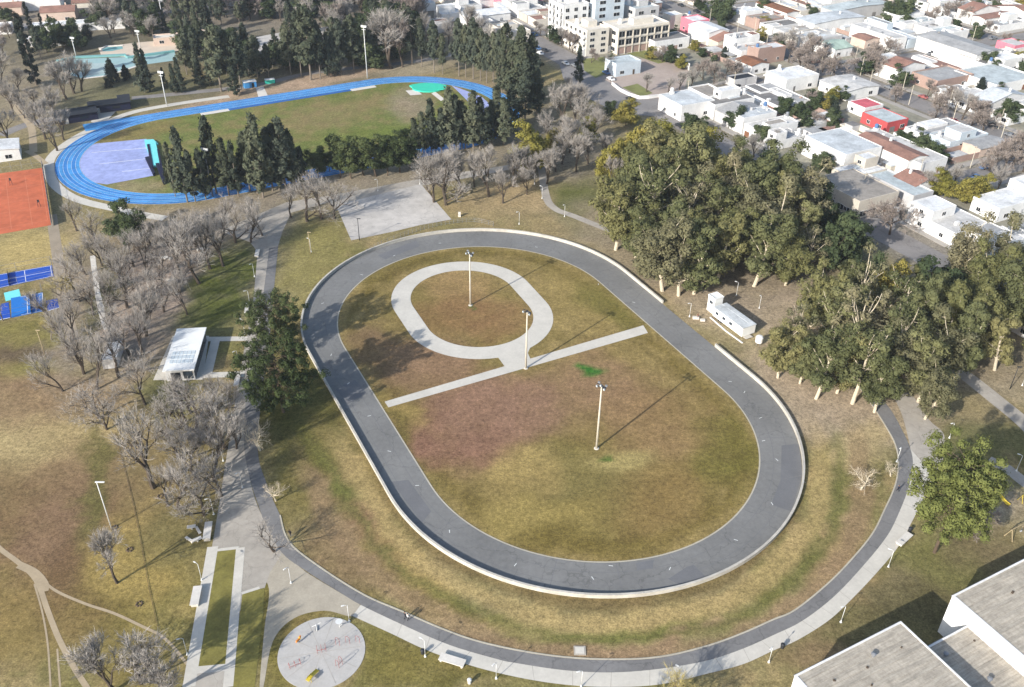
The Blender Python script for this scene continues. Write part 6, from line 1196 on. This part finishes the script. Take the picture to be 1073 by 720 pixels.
AUTOCARS = []
r6 = random.Random(41)
for k in range(44):
    if r6.random() < .6: u = r6.choice([315.6, 324.4, 424.6, 433.4, 214.5, 224]); v = r6.uniform(200, 420); yaw = 118 if r6.random() < .5 else -62
    else: v = r6.choice([294.6, 299.6, 402.5, 407.5, 185, 190]); u = r6.uniform(232, 520); yaw = 28
    p = UV(u, v, .06); px, py = Pv(p.x, p.y, 0)
    if not (560 < px < 1070 and 2 < py < 240) or (u < 226 and v < 300): continue
    c = r6.choice(['white', 'white', 'grey', 'dark', 'grey', 'red', 'blue']); AUTOCARS.append((dup(CAR[c], p, R(yaw), ''), f'{c} car at the kerb of a town street'))
UPOLES = []
upp = None
for u, v in [(315, 205+22*k) for k in range(9)] + [(325.2, 214+24*k) for k in range(8)] + [(236+24*k, 293.6) for k in range(4)] + [(336+26*k, 300.4) for k in range(4)] + [(232+26*k, 192.6) for k in range(4)]:
    p = UV(u, v, .1)
    if upp is None:
        upp = thing('utility_pole', '', 'utility pole', p, GA, 'utility poles of the town'); MB().tube([(0, 0, 0), (0, 0, 8.2)], [.15, .1], 7).obj('pole', 'pole_conc', upp); MB().box(0, 0, 7.6, 1.6, .12, .12).obj('crossarm', 'wood', upp); UPOLES.append((upp, 'thin pale utility pole at a street kerb'))
    else: UPOLES.append((dup(upp, p, GA, ''), 'thin pale utility pole at a street kerb'))

# ---------------------------------------------------------------- trees of the town
r4 = random.Random(23)
for x, y, k, h in [(838, 72, 'bare_brown', 12), (850, 66, 'bare_brown', 13), (862, 76, 'bare_brown', 12), (826, 66, 'bare_brown', 11), (874, 82, 'bare_brown', 11), (845, 82, 'bare_brown', 11), (818, 56, 'bare_fine', 11), (830, 52, 'bare_fine', 12), (905, 78, 'bare_brown', 13), (915, 70, 'bare_brown', 12), (925, 62, 'bare_brown', 11), (760, 84, 'bare_brown', 10), (748, 88, 'bare_brown', 10), (736, 84, 'bare_brown', 10), (724, 92, 'bare_fine', 10), (712, 96, 'bare_fine', 9), (772, 82, 'bare_brown', 9), (700, 98, 'bare_fine', 8),
                   (1008, 126, 'bare_fine', 12), (1018, 132, 'bare_brown', 11), (1000, 118, 'bare_fine', 10), (1030, 138, 'bare_brown', 10), (1024, 128, 'bare_brown', 9), (1052, 178, 'bare_brown', 12), (1062, 172, 'bare_brown', 13), (1072, 180, 'bare_brown', 13), (1040, 184, 'bare_brown', 11), (1000, 196, 'bare_fine', 10), (985, 198, 'bare_fine', 9), (970, 202, 'bare_fine', 9), (932, 246, 'bare_brown', 13), (1045, 200, 'bare_fine', 10),
                   (935, 26, 'street', 12), (945, 28, 'street', 11), (942, 22, 'street', 13), (955, 165, 'street', 9), (967, 168, 'street', 9), (978, 172, 'street', 9), (946, 158, 'street', 8), (962, 158, 'street', 8), (820, 122, 'street', 9), (832, 124, 'street', 7), (1054, 128, 'street', 10), (1062, 124, 'street', 8), (755, 24, 'street', 14), (748, 22, 'street', 12), (795, 45, 'olive', 8), (850, 110, 'street', 7), (862, 116, 'olive', 6), (872, 106, 'olive', 7), (884, 106, 'street', 6), (1030, 72, 'street', 9), (1038, 76, 'street', 7), (1064, 70, 'olive', 8), (985, 206, 'olive', 10), (1012, 214, 'olive', 11), (1024, 210, 'olive', 10), (800, 30, 'olive', 7), (735, 60, 'street', 5), (705, 40, 'street', 6), (690, 36, 'street', 5), (912, 158, 'street', 6), (800, 12, 'street', 8), (640, 20, 'bare_fine', 11), (655, 22, 'bare_fine', 12), (668, 20, 'bare_fine', 11), (680, 18, 'bare_brown', 10), (648, 14, 'bare_brown', 11), (660, 30, 'street', 6), (650, 50, 'street', 6), (640, 62, 'street', 3.5), (795, 150, 'street', 8), (810, 156, 'bare_fine', 8), (790, 165, 'bare_fine', 9), (860, 180, 'street', 9), (990, 22, 'bare_brown', 10), (1002, 18, 'bare_brown', 10), (978, 26, 'bare_brown', 10), (1014, 24, 'bare_brown', 9), (770, 135, 'street', 9), (730, 140, 'street', 8), (722, 138, 'street', 8)]:
    tree(k, (x, y), height=h, wide=1.15)
for i in range(90):
    u = r4.choice([227, 313, 329, 421, 437, 527]) + r4.uniform(-1, 1); v = r4.uniform(200, 500); p = UV(u, v); px, py = Pv(p.x, p.y, 0)
    if 560 < px < 1080 and -5 < py < 130: tree(r4.choice(['bare_brown', 'bare_fine', 'bare_brown', 'street']), p, height=r4.uniform(6, 10), wide=1.1)
for (u0, u1, v0, v1) in BL:
    for i in range(20):
        p = UV(r4.uniform(u0+24, u1-24), r4.uniform(v0+24, v1-24)); px, py = Pv(p.x, p.y, 0)
        if 560 < px < 1080 and -5 < py < 210 and all((q-p).length > rad for q, rad in CUSTOM): tree(r4.choice(['street', 'street', 'olive', 'bare_fine', 'bare_brown', 'cone']), p, height=r4.uniform(4, 8), wide=1.1)

# ---------------------------------------------------------------- what sets each tree and house apart
LM = {'white roofed park kiosk': (193, 370), 'orange clay courts': (50, 215), 'deep blue padel court': (35, 290), 'brighter blue padel court': (40, 322), 'turquoise landing mat': (158, 170), 'paved court': (415, 215), 'round exercise plaza': (337, 683), 'small grey cabin under trees': (120, 376), 'drained swimming pool': (115, 70), 'paddling pool': (118, 50), 'vacant dirt lot': (690, 82), 'white apartment block': (578, 50),
      'white office trailer': (772, 340), 'yellow slide': (1047, 524), 'teal throwing pad': (448, 92), 'grey corner shop': (893, 212), 'tall white lamp post': (117, 554), 'promenade bend': (282, 262), 'narrow grass strip': (225, 640), 'blue and white hut': (262, 91), 'long navy shed': (116, 115), 'red walled changing hut': (216, 50), 'service road end': (500, 52), 'green lawn patch': (604, 207), 'tall cypress row': (36, 60), 'top bend of the skating track': (500, 240), 'track opening': (722, 340), 'far footpath': (1045, 420), 'grey roofed house in the grove': (990, 240), 'long grey shed': (1001, 60), 'big white block': (879, 168), 'brown tiled house': (787, 74), 'red walled house': (925, 132), 'pink walled house': (727, 33), 'sage green roof': (872, 56), 'long white pavilion': (868, 30), 'lilac house': (1058, 56), 'modern white corner house': (718, 118), 'bright white flat house': (1045, 224), 'unfinished concrete frame': (630, 50), 'brick fronted row house': (985, 88), 'terracotta house by the shop': (957, 199), 'dark green street tree': (1054, 128), 'small blue kiosk': (351, 26), 'light mast by the far straight': (385, 82), 'black court lamp post': (377, 252), 'shed at the photo edge': (1075, 335), 'lower kiosk path': (240, 392), 'brown field trails': (90, 633), 'white terrace hall': (741, 42), 'dark eaved long building': (895, 17), 'reddish corner house': (10, 14), 'white cabin by the clay courts': (0, 165), 'pale ring path': (495, 330), 'pale sheet roofed house': (1040, 88), 'white garage': (949, 173), 'white hipped house': (828, 90)}
LMW = {k: G(*v) for k, v in LM.items()}
ORD = ['nearest', 'second nearest', 'third nearest', 'fourth nearest', 'fifth nearest', 'sixth nearest', 'seventh nearest', 'eighth nearest', 'ninth nearest', 'tenth nearest'] + [w + ' nearest' for w in 'eleventh twelfth thirteenth fourteenth fifteenth sixteenth seventeenth eighteenth nineteenth twentieth'.split()] + ['twenty ' + w + ' nearest' for w in 'first second third fourth fifth sixth seventh eighth ninth'.split()] + ['further on from'] * 400
def name_apart(rows, grp):
    byk = {}
    for o, text in rows:
        p = o.location.copy(); p.z = 0; lm = min(LMW, key=lambda k: (LMW[k]-p).length); byk.setdefault((text, lm), []).append(((LMW[lm]-p).length, o))
    for (text, lm), lst in byk.items():
        lst.sort(key=lambda q: q[0])
        for i, (dd, o) in enumerate(lst):
            lab = f'{text}, {ORD[i]} to the {lm}'
            if len(lab.split()) > 16: lab = lab.replace(' two storey', ' tall') if len(lab.split()) == 17 else lab.replace(' two storey', ' tall').replace(' flat roof', ' roof')
            o['label'] = lab
            o['group'] = grp(o)
def tl(k, h):
    s = KIND[k][1]; sz = 'tall ' if h > 14.5 and not s.startswith('tall') and k[:3] not in ('euc',) else 'small ' if h < 7 else ''
    return sz + s
name_apart([(o, tl(k, h)) for o, k, h, look in TREES if k not in ('tuft', 'tuft_green')], lambda o: {'bare_tree': 'leafless trees of the park and streets', 'eucalyptus_tree': 'eucalyptus trees by the skating track', 'pine_tree': 'round pines along the blue track', 'conifer_tree': 'dark conifers round the stadium', 'cypress_tree': 'dark cypresses near the pools', 'evergreen_tree': 'leafy evergreen trees'}[o.name.split('.')[0]])
for o, k, h, look in TREES:
    if k == 'tuft': o['label'] = 'dark tufted evergreen beside the promenade, the one lower down with the bare trunk' if Pv(*o.location)[1] > 410 else 'dark tufted evergreen nearer the kiosk, its top beside the upper skating track'
    if k == 'tuft_green': o['label'] = 'bright green tufted pine with a broad crown beside the loop walk and yellow slide'
name_apart([(t, s) for t, s, auto in HOUSES if auto], lambda o: 'houses of the town')
name_apart(AUTOCARS, lambda o: 'cars in the town streets'); name_apart(UPOLES, lambda o: 'utility poles of the town')

# ---------------------------------------------------------------- light, air and camera
w = bpy.data.worlds.new('World'); scn.world = w; w.use_nodes = True; n, l = w.node_tree.nodes, w.node_tree.links
SEL, SAZ = R(25.1), R(228)
sv = Vector((math.cos(SEL)*math.cos(SAZ), math.cos(SEL)*math.sin(SAZ), math.sin(SEL)))
sk = n.new('ShaderNodeTexSky'); sk.sky_type = 'NISHITA'; sk.sun_disc = False; sk.sun_elevation = SEL; sk.sun_rotation = math.atan2(sv.x, sv.y) % (2*PI); sk.altitude = 100; sk.dust_density = 1.5
l.new(sk.outputs[0], n['Background'].inputs[0]); n['Background'].inputs[1].default_value = .14
sd = bpy.data.lights.new('sun', 'SUN'); sd.energy = 4.2; sd.angle = R(.55); sd.color = (1, .965, .905)
so = bpy.data.objects.new('sun', sd); C.objects.link(so); so.rotation_euler = (-sv).to_track_quat('-Z', 'Y').to_euler()
cd = bpy.data.cameras.new('camera'); cam = bpy.data.objects.new('camera', cd); C.objects.link(cam); scn.camera = cam
cam.matrix_world = Matrix.Translation((0, 0, HC)) @ (Matrix.Rotation(PI/2 - TH, 4, 'X') @ Matrix.Rotation(RO, 4, 'Z'))
cd.sensor_fit = 'HORIZONTAL'; cd.sensor_width = 36; cd.lens = F/PW*36; cd.clip_end = 9000; cd.clip_start = 1
hz = MB(); hz.box(0, 1750, -1, 8400, 6900, 137)
hm = bpy.data.materials.new('haze'); n, l = nodes(hm); n.remove(n['Principled BSDF']); pv = n.new('ShaderNodeVolumePrincipled'); pv.inputs['Color'].default_value = (.86, .92, 1, 1); pv.inputs['Density'].default_value = .0001; pv.inputs['Anisotropy'].default_value = .2
l.new(pv.outputs[0], n['Material Output'].inputs['Volume']); ho = hz.obj('haze', hm); tag(ho, 'thin pale haze over the whole park and town', None, None, 'stuff')
scn.cycles.volume_bounces = 0
vs_ = scn.view_settings; vs_.view_transform = 'Standard'; vs_.look = 'None'; vs_.gamma = 1; vs_.exposure = .80; vs_.use_curve_mapping = False
scn.cycles.max_bounces = 5; scn.cycles.diffuse_bounces = 2; scn.cycles.transparent_max_bounces = 4; scn.cycles.transmission_bounces = 2
